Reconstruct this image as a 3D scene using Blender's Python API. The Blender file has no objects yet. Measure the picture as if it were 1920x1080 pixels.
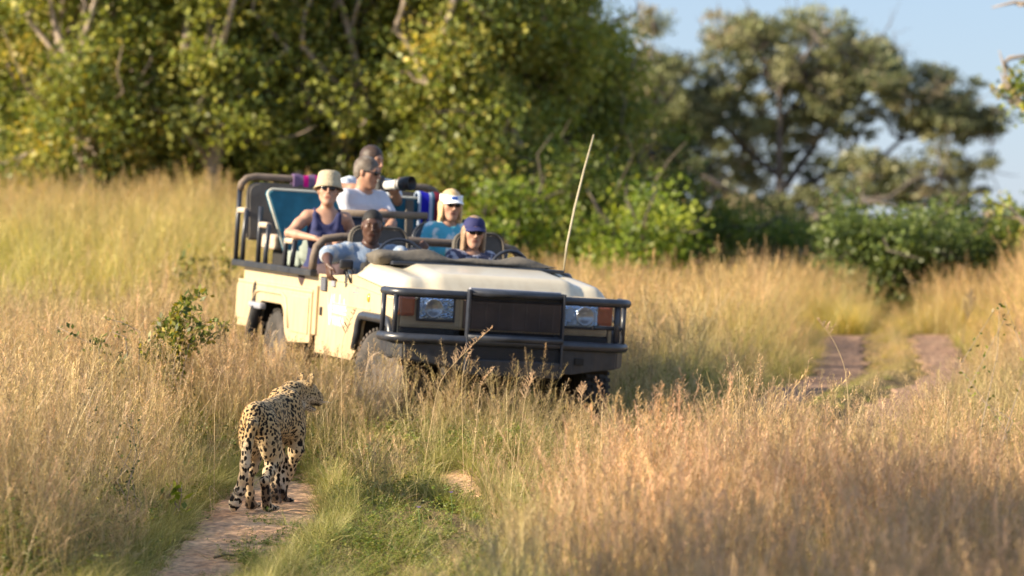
import bpy, bmesh, math, random
import numpy as np
from mathutils import Vector, Matrix, Euler
R = math.radians
random.seed(7)
rng = np.random.default_rng(11)
sc = bpy.context.scene
COL = sc.collection

# ------------------------------------------------------------------ camera, sky, sun, exposure
FPX = 6500.0            # focal length in pixels of the 1920 wide picture
HC = 1.9                # camera height
cam_d = bpy.data.cameras.new('camera')
cam = bpy.data.objects.new('camera', cam_d); COL.objects.link(cam)
cam.location = (0, 0, HC)
cam.rotation_euler = (R(90) - math.atan(140 / FPX), 0, 0)
cam_d.sensor_width = 36; cam_d.lens = FPX / 1920 * 36
cam_d.clip_start = 0.3; cam_d.clip_end = 3000
cam_d.dof.use_dof = True; cam_d.dof.focus_distance = 21.9; cam_d.dof.aperture_fstop = 2.0
sc.camera = cam

SUN_EL, SUN_AZ = 25.0, -17.0       # azimuth: 0 = straight from the left (-X), negative = towards the camera side
w = bpy.data.worlds.new('World'); sc.world = w; w.use_nodes = True
nt = w.node_tree
sky = nt.nodes.new('ShaderNodeTexSky'); sky.sky_type = 'NISHITA'; sky.sun_disc = False
sky.sun_elevation = R(SUN_EL); sky.air_density = 1.0; sky.dust_density = 0.1; sky.ozone_density = 4.0
sx, sy, sz = -math.cos(R(SUN_AZ)) * math.cos(R(SUN_EL)), math.sin(R(SUN_AZ)) * math.cos(R(SUN_EL)), math.sin(R(SUN_EL))
sky.sun_rotation = math.atan2(sx, sy)
tn = nt.nodes.new('ShaderNodeMix'); tn.data_type = 'RGBA'; tn.inputs[0].default_value = .72; tn.inputs[7].default_value = (2.35, 3.05, 4.3, 1)
nt.links.new(sky.outputs[0], tn.inputs[6]); nt.links.new(tn.outputs[2], nt.nodes['Background'].inputs[0])
nt.nodes['Background'].inputs[1].default_value = 0.080
sd = bpy.data.lights.new('sun', 'SUN'); sun = bpy.data.objects.new('sun', sd); COL.objects.link(sun)
sd.energy = 5.0; sd.angle = R(0.55); sd.color = (1.0, 0.85, 0.63)
sun.rotation_euler = Vector((sx, sy, sz)).to_track_quat('Z', 'Y').to_euler()
vs = sc.view_settings
vs.view_transform = 'Standard'; vs.look = 'None'; vs.gamma = 1; vs.use_curve_mapping = False
vs.exposure = 1.25
sc.cycles.use_denoising = True
sc.cycles.max_bounces = 6; sc.cycles.diffuse_bounces = 3; sc.cycles.glossy_bounces = 3
sc.cycles.transmission_bounces = 4; sc.cycles.transparent_max_bounces = 6

# ------------------------------------------------------------------ small helpers
def tag(o, label=None, cat=None, group=None, kind=None):
    if label: o['label'] = label
    if cat: o['category'] = cat
    if group: o['group'] = group
    if kind: o['kind'] = kind
    return o
def link(o, parent=None):
    COL.objects.link(o)
    if parent is not None: o.parent = parent
    return o
def empty(name, loc=(0, 0, 0), rot=(0, 0, 0), mat=None):
    o = bpy.data.objects.new(name, None); o.empty_display_size = .1
    if mat is not None: o.matrix_world = mat
    else: o.location = loc; o.rotation_euler = rot
    return link(o)
def mesh_np(name, V, F, mats, parent=None, smooth=False, mi=None):
    """F: (n,4) or (n,3) int array, or a list of arrays"""
    me = bpy.data.meshes.new(name)
    Fs = F if isinstance(F, list) else [F]
    Fs = [np.asarray(f, dtype=np.int32) for f in Fs if len(f)]
    V = np.asarray(V, dtype=np.float32)
    me.vertices.add(len(V)); me.vertices.foreach_set('co', V.ravel())
    tot = np.concatenate([np.full(len(f), f.shape[1], np.int32) for f in Fs])
    idx = np.concatenate([f.ravel() for f in Fs])
    me.loops.add(len(idx)); me.loops.foreach_set('vertex_index', idx)
    me.polygons.add(len(tot))
    st = np.zeros(len(tot), np.int32); st[1:] = np.cumsum(tot)[:-1]
    me.polygons.foreach_set('loop_start', st)
    try: me.polygons.foreach_set('loop_total', tot)
    except Exception: pass
    if mi is not None: me.polygons.foreach_set('material_index', np.asarray(mi, np.int32))
    me.update(calc_edges=True)
    if smooth: me.polygons.foreach_set('use_smooth', np.ones(len(tot), bool))
    for m in (mats if isinstance(mats, (list, tuple)) else [mats]): me.materials.append(m)
    o = bpy.data.objects.new(name, me)
    return link(o, parent)
def col_attr(o, C, name='Col'):
    a = o.data.color_attributes.new(name, 'FLOAT_COLOR', 'POINT')
    C = np.asarray(C, np.float32)
    if C.shape[1] == 3: C = np.hstack([C, np.ones((len(C), 1), np.float32)])
    a.data.foreach_set('color', C.ravel())
def flt_attr(o, A, name):
    a = o.data.attributes.new(name, 'FLOAT', 'POINT'); a.data.foreach_set('value', np.asarray(A, np.float32))

class MB:
    """collects boxes, tubes and lathes and builds them as one mesh"""
    def __init__(s): s.bm = bmesh.new()
    def box(s, c, d, rot=None, bev=0, seg=2):
        b = bmesh.new(); bmesh.ops.create_cube(b, size=1)
        bmesh.ops.scale(b, vec=d, verts=b.verts)
        if bev: bmesh.ops.bevel(b, geom=b.edges[:], offset=bev, segments=seg, profile=.6, affect='EDGES')
        M = Matrix.Translation(c) @ (Euler(rot).to_matrix().to_4x4() if rot else Matrix())
        b.transform(M); s.take(b); return s
    def take(s, b):
        me = bpy.data.meshes.new('t'); b.to_mesh(me); b.free(); s.bm.from_mesh(me); bpy.data.meshes.remove(me)
    def tube(s, pts, r, n=10, cap=True, flat=1.0):
        pts = [Vector(p) for p in pts]
        rs = r if isinstance(r, (list, tuple)) else [r] * len(pts)
        rings = []; up = None
        for i, p in enumerate(pts):
            t = (pts[min(i + 1, len(pts) - 1)] - pts[max(i - 1, 0)]).normalized()
            if up is None: up = Vector((0, 0, 1)) if abs(t.z) < .9 else Vector((1, 0, 0))
            a = t.cross(up).normalized(); b = a.cross(t).normalized(); up = b
            rings.append([s.bm.verts.new(p + (a * math.cos(2 * math.pi * k / n) + b * math.sin(2 * math.pi * k / n) * flat) * rs[i]) for k in range(n)])
        for A, B in zip(rings, rings[1:]):
            for k in range(n): 
                f = s.bm.faces.new((A[k], A[(k + 1) % n], B[(k + 1) % n], B[k])); f.smooth = True
        if cap:
            s.bm.faces.new(rings[0][::-1]); s.bm.faces.new(rings[-1])
        return s
    def lathe(s, prof, n=24, M=None, sx=1, sy=1, smooth=True):
        """prof: list of (r, z)"""
        rings = []
        for r, z in prof:
            rings.append([s.bm.verts.new((M or Matrix()) @ Vector((max(r, 1e-4) * math.cos(2 * math.pi * k / n) * sx, max(r, 1e-4) * math.sin(2 * math.pi * k / n) * sy, z))) for k in range(n)])
        for A, B in zip(rings, rings[1:]):
            for k in range(n):
                f = s.bm.faces.new((A[k], A[(k + 1) % n], B[(k + 1) % n], B[k])); f.smooth = smooth
        s.bm.faces.new(rings[0][::-1]); s.bm.faces.new(rings[-1])
        return s
    def prism(s, poly, y0, y1, plane='xz', bev=0):
        """extrude a 2-D outline between two values of the third axis"""
        b = bmesh.new()
        def P(u, v, w): return {'xz': (u, w, v), 'xy': (u, v, w), 'yz': (w, u, v)}[plane]
        A = [b.verts.new(P(u, v, y0)) for u, v in poly]; B = [b.verts.new(P(u, v, y1)) for u, v in poly]
        b.faces.new(A); b.faces.new(B[::-1])
        for k in range(len(poly)):
            j = (k + 1) % len(poly); b.faces.new((A[j], A[k], B[k], B[j]))
        bmesh.ops.recalc_face_normals(b, faces=b.faces[:])
        if bev:
            bmesh.ops.bevel(b, geom=[e for e in b.edges if e.calc_face_angle(0) > .5], offset=bev, segments=2, profile=.6, affect='EDGES')
        s.take(b); return s
    def build(s, name, m, parent=None, smooth=None, recalc=True):
        if recalc: bmesh.ops.recalc_face_normals(s.bm, faces=s.bm.faces[:])
        me = bpy.data.meshes.new(name); s.bm.to_mesh(me); s.bm.free()
        if smooth is not None: me.polygons.foreach_set('use_smooth', np.full(len(me.polygons), smooth))
        for x in (m if isinstance(m, (list, tuple)) else [m]): me.materials.append(x)
        return link(bpy.data.objects.new(name, me), parent)

def arc(c, r, a0, a1, n, plane='xz', ry=None):
    o = []
    for i in range(n + 1):
        a = R(a0 + (a1 - a0) * i / n); u, v = math.cos(a) * r, math.sin(a) * (ry or r)
        o.append((c[0] + u, c[1], c[2] + v) if plane == 'xz' else (c[0] + u, c[1] + v, c[2]) if plane == 'xy' else (c[0], c[1] + u, c[2] + v))
    return o

# ------------------------------------------------------------------ materials
def mat(name, col, rough=.6, metal=0, var=.12, scale=8, bump=0, bscale=60, spec=.5, col2=None, mixscale=None, coat=0, sheen=0, thr=(.4, .6)):
    m = bpy.data.materials.new(name); m.use_nodes = True; nt = m.node_tree; N = nt.nodes; L = nt.links
    b = N['Principled BSDF']; b.inputs['Roughness'].default_value = rough; b.inputs['Metallic'].default_value = metal
    b.inputs['Specular IOR Level'].default_value = spec
    if coat: b.inputs['Coat Weight'].default_value = coat; b.inputs['Coat Roughness'].default_value = .15
    if sheen: b.inputs['Sheen Weight'].default_value = sheen
    tc = N.new('ShaderNodeTexCoord'); n = N.new('ShaderNodeTexNoise'); n.inputs['Scale'].default_value = scale; n.inputs['Detail'].default_value = 5
    L.new(tc.outputs['Object'], n.inputs['Vector'])
    c = N.new('ShaderNodeValToRGB'); e = c.color_ramp.elements
    k0, k1 = 1 - var, 1 + var
    e[0].position, e[1].position = .3, .7
    e[0].color = (*[x * k0 for x in col], 1); e[1].color = (*[min(x * k1, 1) for x in col], 1)
    L.new(n.outputs['Fac'], c.inputs[0]); out = c.outputs[0]
    if col2:
        n2 = N.new('ShaderNodeTexNoise'); n2.inputs['Scale'].default_value = mixscale or 3; n2.inputs['Detail'].default_value = 6
        L.new(tc.outputs['Object'], n2.inputs['Vector'])
        mr = N.new('ShaderNodeMapRange'); mr.inputs[1].default_value, mr.inputs[2].default_value = thr
        L.new(n2.outputs['Fac'], mr.inputs[0])
        mx = N.new('ShaderNodeMix'); mx.data_type = 'RGBA'; L.new(mr.outputs[0], mx.inputs[0]); L.new(out, mx.inputs[6]); mx.inputs[7].default_value = (*col2, 1)
        out = mx.outputs[2]
    L.new(out, b.inputs['Base Color'])
    if bump:
        n3 = N.new('ShaderNodeTexNoise'); n3.inputs['Scale'].default_value = bscale; n3.inputs['Detail'].default_value = 4
        L.new(tc.outputs['Object'], n3.inputs['Vector'])
        bp = N.new('ShaderNodeBump'); bp.inputs['Strength'].default_value = bump; bp.inputs['Distance'].default_value = .01
        L.new(n3.outputs['Fac'], bp.inputs['Height']); L.new(bp.outputs[0], b.inputs['Normal'])
    return m
def leaf_mat(name, trans=.35, rough=.6, tint=False, gloss=.04, jitter=(.75, 1.3)):
    """diffuse + translucent, colour from the 'Col' attribute"""
    m = bpy.data.materials.new(name); m.use_nodes = True; nt = m.node_tree; N = nt.nodes; L = nt.links
    N.remove(N['Principled BSDF']); out = N['Material Output']
    at = N.new('ShaderNodeAttribute'); at.attribute_name = 'Col'; c = at.outputs['Color']
    if tint:
        a2 = N.new('ShaderNodeAttribute'); a2.attribute_type = 'INSTANCER'; a2.attribute_name = 'tint'
        mx = N.new('ShaderNodeMix'); mx.data_type = 'RGBA'; mx.blend_type = 'MULTIPLY'; mx.inputs[0].default_value = 1
        L.new(c, mx.inputs[6]); L.new(a2.outputs['Color'], mx.inputs[7]); c = mx.outputs[2]
    d = N.new('ShaderNodeBsdfDiffuse'); t = N.new('ShaderNodeBsdfTranslucent'); g = N.new('ShaderNodeBsdfGlossy'); g.inputs['Roughness'].default_value = .45
    g.inputs['Color'].default_value = (.9, .9, .8, 1)
    L.new(c, d.inputs['Color'])
    hs = N.new('ShaderNodeHueSaturation'); hs.inputs['Saturation'].default_value = 1.15; hs.inputs['Value'].default_value = 1.2
    L.new(c, hs.inputs['Color']); L.new(hs.outputs[0], t.inputs['Color'])
    m1 = N.new('ShaderNodeMixShader'); m1.inputs[0].default_value = trans; L.new(d.outputs[0], m1.inputs[1]); L.new(t.outputs[0], m1.inputs[2])
    m2 = N.new('ShaderNodeMixShader'); m2.inputs[0].default_value = gloss; L.new(m1.outputs[0], m2.inputs[1]); L.new(g.outputs[0], m2.inputs[2])
    L.new(m2.outputs[0], out.inputs[0])
    return m

# ------------------------------------------------------------------ solid modelling by distance field
def vnoise(P, s, seed=0):
    """cheap smooth pseudo noise on points"""
    r = np.random.default_rng(seed); o = 0
    for a in range(4):
        k = r.normal(size=3) * s * (1 + a * .7); o = o + np.sin(P[..., 0] * k[0] + P[..., 1] * k[1] + P[..., 2] * k[2] + r.uniform(0, 6.3)) / (1 + a * .5)
    return o / 2.5
class Field:
    def __init__(s, lo, hi, h):
        s.lo = np.array(lo, float); s.h = h
        s.n = np.ceil((np.array(hi) - s.lo) / h).astype(int) + 1
        s.f = np.full(s.n, 10., np.float32); s.id = np.zeros(s.n, np.int16)
        s.ax = [s.lo[i] + np.arange(s.n[i]) * h for i in range(3)]
    def _sub(s, lo, hi, pad):
        i0 = np.clip(((np.array(lo) - pad - s.lo) / s.h).astype(int), 0, s.n - 1); i1 = np.clip(((np.array(hi) + pad - s.lo) / s.h).astype(int) + 2, 1, s.n)
        sl = tuple(slice(a, b) for a, b in zip(i0, i1))
        X, Y, Z = np.meshgrid(s.ax[0][sl[0]], s.ax[1][sl[1]], s.ax[2][sl[2]], indexing='ij', sparse=True)
        return sl, X, Y, Z
    def _mix(s, sl, d, k, pid, carve=False):
        a = s.f[sl]
        if carve:
            b = -d; h = np.maximum(k - np.abs(a - b), 0) / k; s.f[sl] = np.maximum(a, b) + h * h * k / 4
            return
        h = np.maximum(k - np.abs(a - d), 0) / k
        s.id[sl] = np.where(d < a, pid, s.id[sl])
        s.f[sl] = np.minimum(a, d) - h * h * k / 4
    def cone(s, a, b, ra, rb, k=.03, pid=0, carve=False, sq=None):
        a = np.array(a, float); b = np.array(b, float); r = max(ra, rb)
        sl, X, Y, Z = s._sub(np.minimum(a, b) - r, np.maximum(a, b) + r, k + .02)
        ab = b - a; L2 = max(ab @ ab, 1e-9)
        px, py, pz = X - a[0], Y - a[1], Z - a[2]
        t = np.clip((px * ab[0] + py * ab[1] + pz * ab[2]) / L2, 0, 1)
        dx, dy, dz = px - t * ab[0], py - t * ab[1], pz - t * ab[2]
        if sq is not None: dx, dy, dz = dx / sq[0], dy / sq[1], dz / sq[2]
        d = np.sqrt(dx * dx + dy * dy + dz * dz) - (ra + t * (rb - ra))
        s._mix(sl, d.astype(np.float32), k, pid, carve)
    def ell(s, c, r, k=.03, pid=0, rot=None, carve=False):
        c = np.array(c, float); r = np.array(r, float); m = r.max()
        sl, X, Y, Z = s._sub(c - m, c + m, k + .02)
        px, py, pz = X - c[0], Y - c[1], Z - c[2]
        if rot is not None:
            M = np.array(Euler(rot).to_matrix()).T if not isinstance(rot, np.ndarray) else rot.T
            px, py, pz = [M[i, 0] * px + M[i, 1] * py + M[i, 2] * pz for i in range(3)]
        k0 = np.sqrt((px / r[0]) ** 2 + (py / r[1]) ** 2 + (pz / r[2]) ** 2)
        k1 = np.sqrt((px / r[0] ** 2) ** 2 + (py / r[1] ** 2) ** 2 + (pz / r[2] ** 2) ** 2) + 1e-6
        s._mix(sl, (k0 * (k0 - 1) / k1).astype(np.float32), k, pid, carve)
    def chain(s, pts, rs, k=.03, pid=0, sq=None):
        for i in range(len(pts) - 1): s.cone(pts[i], pts[i + 1], rs[i], rs[i + 1], k, pid, sq=sq)
    def net(s, name, m, parent=None, pid_attr=None, noise=None, smooth_it=1):
        f = s.f
        if noise:
            X, Y, Z = np.meshgrid(*s.ax, indexing='ij', sparse=True)
            near = np.abs(f) < .05
            ii = np.nonzero(near); P = np.stack([s.ax[a][ii[a]] for a in range(3)], -1)
            f = f.copy(); f[ii] += noise[0] * vnoise(P, noise[1], 3)
        ins = f < 0; n = f.shape
        cells = np.zeros([v - 1 for v in n], np.int8)
        for dx in (0, 1):
            for dy in (0, 1):
                for dz in (0, 1): cells += ins[dx:n[0] - 1 + dx, dy:n[1] - 1 + dy, dz:n[2] - 1 + dz]
        act = (cells > 0) & (cells < 8); ci = np.argwhere(act)
        vid = np.full(act.shape, -1, np.int32); vid[act] = np.arange(len(ci))
        S = np.zeros((len(ci), 3)); C = np.zeros(len(ci))
        offs = [np.array((i, j, k)) for i in (0, 1) for j in (0, 1) for k in (0, 1)]
        for a in offs:
            for ax in range(3):
                if a[ax]: continue
                b = a.copy(); b[ax] = 1
                fa = f[tuple((ci + a).T)]; fb = f[tuple((ci + b).T)]; x = (fa < 0) != (fb < 0)
                t = np.where(x, fa / np.where(x, fa - fb, 1), 0)
                p = a + t[:, None] * (b - a); S[x] += p[x]; C += x
        V = (ci + S / C[:, None]) * s.h + s.lo
        Q = []
        for ax in range(3):
            a, b = (ax + 1) % 3, (ax + 2) % 3
            sl0 = [slice(None)] * 3; sl1 = [slice(None)] * 3; sl0[ax] = slice(0, n[ax] - 1); sl1[ax] = slice(1, n[ax])
            e = np.argwhere(ins[tuple(sl0)] != ins[tuple(sl1)])
            e = e[(e[:, a] > 0) & (e[:, b] > 0) & (e[:, a] < n[a] - 1) & (e[:, b] < n[b] - 1)]
            fl = ins[tuple(e.T)]
            ea = np.zeros(3, int); ea[a] = 1; eb = np.zeros(3, int); eb[b] = 1
            q = np.stack([vid[tuple((e - ea - eb).T)], vid[tuple((e - eb).T)], vid[tuple(e.T)], vid[tuple((e - ea).T)]], 1)
            q[~fl] = q[~fl][:, ::-1]; Q.append(q)
        Q = np.concatenate(Q)
        for _ in range(smooth_it):
            A = np.zeros_like(V); cn = np.zeros(len(V))
            for k in range(4):
                np.add.at(A, Q[:, k], V[Q[:, (k + 1) % 4]]); np.add.at(cn, Q[:, k], 1)
                np.add.at(A, Q[:, k], V[Q[:, (k + 3) % 4]]); np.add.at(cn, Q[:, k], 1)
            V = V * .5 + .5 * A / cn[:, None]
        o = mesh_np(name, V, Q, m, parent, smooth=True)
        o['_n'] = 0; del o['_n']
        ids = s.id[tuple(ci.T)]
        return o, V, ids
DENS, TD = 1.0, 1.0

# ================================================================== terrain
def PX(x, y, D):        # a point seen at that place of the picture, D metres away
    return np.array([(x - 960) / FPX * D, D, HC - (y - 400) / FPX * D])
def sstep(a, b, x):
    t = np.clip((x - a) / (b - a), 0, 1); return t * t * (3 - 2 * t)
VO = np.array([-.29, 26.67]); VTH = R(18.4)
VH = np.array([math.sin(VTH), -math.cos(VTH)]); VL = np.array([math.cos(VTH), math.sin(VTH)])
VZ, VROLL, VPITCH = .235, R(3.4), R(1.2)
def rut_c(D):           # centre line of the near wheel rut (X as a function of the distance)
    return np.interp(D, [14, 18.2, 19.2, 20.6, 22.5, 23.7, 25.0, 27], [-1.6, -1.68, -1.66, -1.55, -1.57, -1.58, -1.50, -1.2])
def rut_w(D):
    return np.interp(D, [14, 18.2, 19.2, 20.6, 22.5, 23.4, 24.0, 24.6], [.30, .30, .34, .43, .38, .30, .16, .02])
def rut2_c(D): return np.interp(D, [14, 20, 23, 25, 26], [.35, .12, -.32, -.5, -.5])
def rut2_w(D): return np.interp(D, [14, 21.5, 22.5, 23.0, 23.6, 24.0], [.1, .1, .17, .17, .15, .05])
def far_c(D): return np.interp(D, [22, 24.5, 27, 31, 34, 39, 44, 48, 56], [1.0, 1.6, 2.25, 3.1, 3.78, 4.25, 4.75, 5.35, 7.6])
def far_w(D): return np.interp(D, [27, 33, 40, 48], [.95, .90, .86, .86])
def T(X, D):
    X = np.asarray(X, float); D = np.asarray(D, float)
    z = .25 * sstep(21.5, 27, D) + .05 * sstep(27, 32, D) + .55 * sstep(47, 62, D) * sstep(2.5, .2, X) + .08 * sstep(50, 62, D) + .3 * sstep(70, 110, D)
    z = z + .92 * sstep(0, 5, -X - .5 + .02 * D) * sstep(27, 50, D) + .3 * sstep(-2, 3, -X) * sstep(30, 48, D)
    z = z + .12 * np.exp(-((X + 3.1) ** 2) / 1.2 - ((D - 19) ** 2) / 12)
    z = z - .12 * sstep(17, 9, D)
    far = np.exp(-np.maximum(0, D - 90) / 60)
    z = z + .035 * far * (np.sin(X * 1.3 + D * .7) + np.sin(X * .6 - D * 1.1 + 1) + .6 * np.sin(X * 2.9 + .3 * D))
    z = z + .38 * sstep(1.3, 2.3, X - far_c(D)) * sstep(31, 38, D) * sstep(60, 48, D)
    m = np.abs(X - far_c(D)); inn = sstep(0, 1, (far_w(D) + .55 - m) / .6) * sstep(24, 27, D) * sstep(58, 48, D)
    z = z * (1 - inn) + inn * (.25 * sstep(21.5, 27, D) + .05 * sstep(27, 32, D) + .08 * sstep(50, 62, D))
    z = z + .16 * sstep(.5, 0, np.abs(m - far_w(D) - .75)) * sstep(28, 32, D) * sstep(60, 45, D)
    z = z + .09 * inn * sstep(.32, .05, m)
    for c, w_, a in ((rut_c, rut_w, .075), (rut2_c, rut2_w, .06)):
        d = np.abs(X - c(D)); z = z - a * sstep(w_(D) + .22, w_(D) - .1, d) * (w_(D) > .06)
    P = np.stack([X - VO[0], D - VO[1]], -1); u = P @ VH; v = P @ VL
    pl = VZ - np.tan(VROLL) * v - np.tan(VPITCH) * u - .02
    q = np.sqrt(((u + 1.5) / 3.9) ** 2 + (v / 1.7) ** 2)
    k = sstep(1.5, .9, q); return z * (1 - k) + pl * k
def soil(P): return float(T(P[0], P[1]))

# ground sheet, fine near the camera and coarse towards the horizon
gx = np.concatenate([-np.geomspace(900, 12, 26), np.arange(-11.5, 11.6, .16), np.geomspace(12, 900, 26)])
gy = np.concatenate([np.array([-400, -100, -30, -8, 0, 4]), np.arange(6, 62, .16), np.geomspace(62.5, 1500, 50)])
GX, GY = np.meshgrid(gx, gy, indexing='ij'); GZ = T(GX, GY) - .012
nx, ny = GX.shape; I = np.arange(nx * ny).reshape(nx, ny)
gm = bpy.data.materials.new('soil_ground'); gm.use_nodes = True
def soil_nodes(m, dry, c1, c2, bump=.5):
    N = m.node_tree.nodes; L = m.node_tree.links; b = N['Principled BSDF']; b.inputs['Roughness'].default_value = .95; b.inputs['Specular IOR Level'].default_value = .1
    tc = N.new('ShaderNodeTexCoord')
    def noise(s, d=6, dist=0):
        n = N.new('ShaderNodeTexNoise'); n.inputs['Scale'].default_value = s; n.inputs['Detail'].default_value = d; n.inputs['Distortion'].default_value = dist
        L.new(tc.outputs['Object'], n.inputs['Vector']); return n.outputs['Fac']
    r = N.new('ShaderNodeValToRGB'); L.new(noise(1.7), r.inputs[0]); r.color_ramp.elements[0].color = (*c1, 1); r.color_ramp.elements[1].color = (*c2, 1)
    r.color_ramp.elements[0].position = .35; r.color_ramp.elements[1].position = .68
    r2 = N.new('ShaderNodeValToRGB'); L.new(noise(22), r2.inputs[0]); r2.color_ramp.elements[0].color = (.62, .62, .62, 1); r2.color_ramp.elements[1].color = (1.25, 1.22, 1.18, 1)
    r2.color_ramp.elements[0].position = .36; r2.color_ramp.elements[1].position = .66
    mx = N.new('ShaderNodeMix'); mx.data_type = 'RGBA'; mx.blend_type = 'MULTIPLY'; mx.inputs[0].default_value = 1
    L.new(r.outputs[0], mx.inputs[6]); L.new(r2.outputs[0], mx.inputs[7]); L.new(mx.outputs[2], b.inputs['Base Color'])
    bp = N.new('ShaderNodeBump'); bp.inputs['Strength'].default_value = bump; bp.inputs['Distance'].default_value = .03
    L.new(noise(14, 8, .5), bp.inputs['Height']); L.new(bp.outputs[0], b.inputs['Normal'])
soil_nodes(gm, 0, (.17, .115, .06), (.24, .19, .085), .6)
dm = bpy.data.materials.new('red_dirt'); dm.use_nodes = True
soil_nodes(dm, 0, (.54, .31, .18), (.66, .44, .27), .6)
g = mesh_np('ground', np.stack([GX, GY, GZ], -1).reshape(-1, 3), np.stack([I[:-1, :-1], I[1:, :-1], I[1:, 1:], I[:-1, 1:]], -1).reshape(-1, 4), gm, smooth=True)
tag(g, 'grassy earth rising gently towards the trees', 'ground', kind='structure')

dm_shade = bpy.data.materials.new('shaded_dirt'); dm_shade.use_nodes = True
soil_nodes(dm_shade, 0, (.27, .17, .12), (.37, .245, .17), .6)  # same soil as the near ruts, shade of the grass put into its colour
def strip(name, cf, wf, D0, D1, label, dx=.035, lump=.016):
    """a dirt wheel rut that lies a few millimetres above the ground sheet, with a crumbled edge"""
    Ds = np.arange(D0, D1, dx); us = np.linspace(-1, 1, 34)
    U, DD = np.meshgrid(us, Ds, indexing='ij')
    edge = 1 + .16 * np.sin(DD * 3.1 + 1.3 * np.sign(U)) + .10 * np.sin(DD * 8.3 + np.sign(U)) + .06 * np.sin(DD * 19)
    X = cf(DD) + U * wf(DD) * edge * 1.12
    P = np.stack([X, DD * .6, X * 0], -1)
    z = T(X, DD) + .008
    z = z + lump * vnoise(P, 6, 1) * .5 + lump * .75 * np.abs(vnoise(P, 14, 5)) + lump * .35 * vnoise(P, 34, 9) + .010 * np.sin(DD * 9 + 3 * X)
    z = z - .10 * sstep(.90, 1.0, np.abs(U))
    n0, n1 = U.shape; I = np.arange(n0 * n1).reshape(n0, n1)
    o = mesh_np(name, np.stack([X, DD, z], -1).reshape(-1, 3), np.stack([I[:-1, :-1], I[1:, :-1], I[1:, 1:], I[:-1, 1:]], -1).reshape(-1, 4), dm if dx < .05 else dm_shade, smooth=True)
    return tag(o, label, 'track', kind='structure')
strip('dirt_track', rut_c, rut_w, 14.5, 24.3, 'bare reddish wheel rut the leopard walks along')
strip('dirt_track', rut2_c, rut2_w, 22.3, 23.9, 'short bare patch of the second wheel rut right of the leopard')
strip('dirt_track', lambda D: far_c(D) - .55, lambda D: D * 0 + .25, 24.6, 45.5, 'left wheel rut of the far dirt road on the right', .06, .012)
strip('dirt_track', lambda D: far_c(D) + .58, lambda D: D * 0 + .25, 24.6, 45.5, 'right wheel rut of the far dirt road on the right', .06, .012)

# ================================================================== grass
def ribbon(V, F, C, pts, w0, w1, c0, c1, side):
    """a thin curved blade; pts (n,3)"""
    n = len(pts); b = len(V)
    for i, p in enumerate(pts):
        t = i / (n - 1); wv = side * (w0 + (w1 - w0) * t) * .5; c = c0 + (c1 - c0) * t
        V.append(p - wv); V.append(p + wv); C.append(c); C.append(c)
    for i in range(n - 1): F.append((b + 2 * i, b + 2 * i + 1, b + 2 * i + 3, b + 2 * i + 2))
def blade_pts(r, base, h, lean, az, n=4):
    t = np.linspace(0, 1, n); d = np.array([math.cos(az), math.sin(az)])
    out = lean * h * t ** 1.8; z = h * (t - .25 * lean * t ** 3)
    return np.stack([base[0] + d[0] * out, base[1] + d[1] * out, z], -1)
DRY = np.array([.70, .515, .285]); PINK = np.array([.76, .53, .355]); STRAW = np.array([.72, .58, .30]); GRN = np.array([.155, .21, .045]); YGR = np.array([.36, .36, .09]); DGR = np.array([.07, .12, .03])
def tuft_seed(k):
    r = np.random.default_rng(100 + k); V, F, C = [], [], []
    for i in range(26):   # leaves at the foot
        a = r.uniform(0, 6.28); base = r.normal(0, .05, 2); sd = np.array([-math.sin(a + 1), math.cos(a + 1), 0])
        c = GRN * .6 + YGR * .6 if r.random() < .45 else STRAW * .8
        ribbon(V, F, C, blade_pts(r, base, r.uniform(.12, .46), r.uniform(.2, 1.1), a), r.uniform(.0035, .007), .001, c * r.uniform(.45, 1.15), (c * .4 + STRAW * .6) * r.uniform(.6, 1.1), sd)
    for i in range(13):   # stems with airy panicles
        a = r.uniform(0, 6.28); base = r.normal(0, .06, 2); h = r.uniform(.55, .98); P = blade_pts(r, base, h, r.uniform(.03, .35), a, 5)
        sd = np.array([-math.sin(r.uniform(0, 6.28)), math.cos(a), 0]); sd /= np.linalg.norm(sd)
        cc = (PINK if r.random() < .6 else DRY) * r.uniform(.55, 1.15)
        ribbon(V, F, C, P, .0038, .0018, STRAW * r.uniform(.5, 1.), cc, sd)
        L = r.uniform(.13, .26); tip = P[-1]; dr = (P[-1] - P[-2]); dr /= np.linalg.norm(dr)
        kind = r.random()
        m = 20 if kind < .75 else 30
        for j in range(m):
            t = j / m; p0 = tip - dr * L * (1 - t) * .95; az = r.uniform(0, 6.28)
            l = (L * .32 * (1 - t * .75) if kind < .75 else L * .09) * r.uniform(.6, 1.2)
            d2 = np.array([math.cos(az), math.sin(az), r.uniform(.5, 1.4)]); d2 /= np.linalg.norm(d2)
            p1 = p0 + d2 * l; b = len(V); s2 = np.cross(d2, [0, 0, 1.]); s2 /= np.linalg.norm(s2) + 1e-6; ww = .0011
            V += [p0 - s2 * ww * .6, p0 + s2 * ww * .6, p1 + s2 * ww + d2 * .003, p1 - s2 * ww]; C += [cc] * 4; F.append((b, b + 1, b + 2, b + 3))
            b = len(V); w2 = .0026   # the spikelet at its end
            V += [p1 - d2 * .006, p1 + s2 * w2, p1 + d2 * .010, p1 - s2 * w2]; C += [cc * 1.05] * 4; F.append((b, b + 1, b + 2, b + 3))
    return V, F, C
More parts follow.
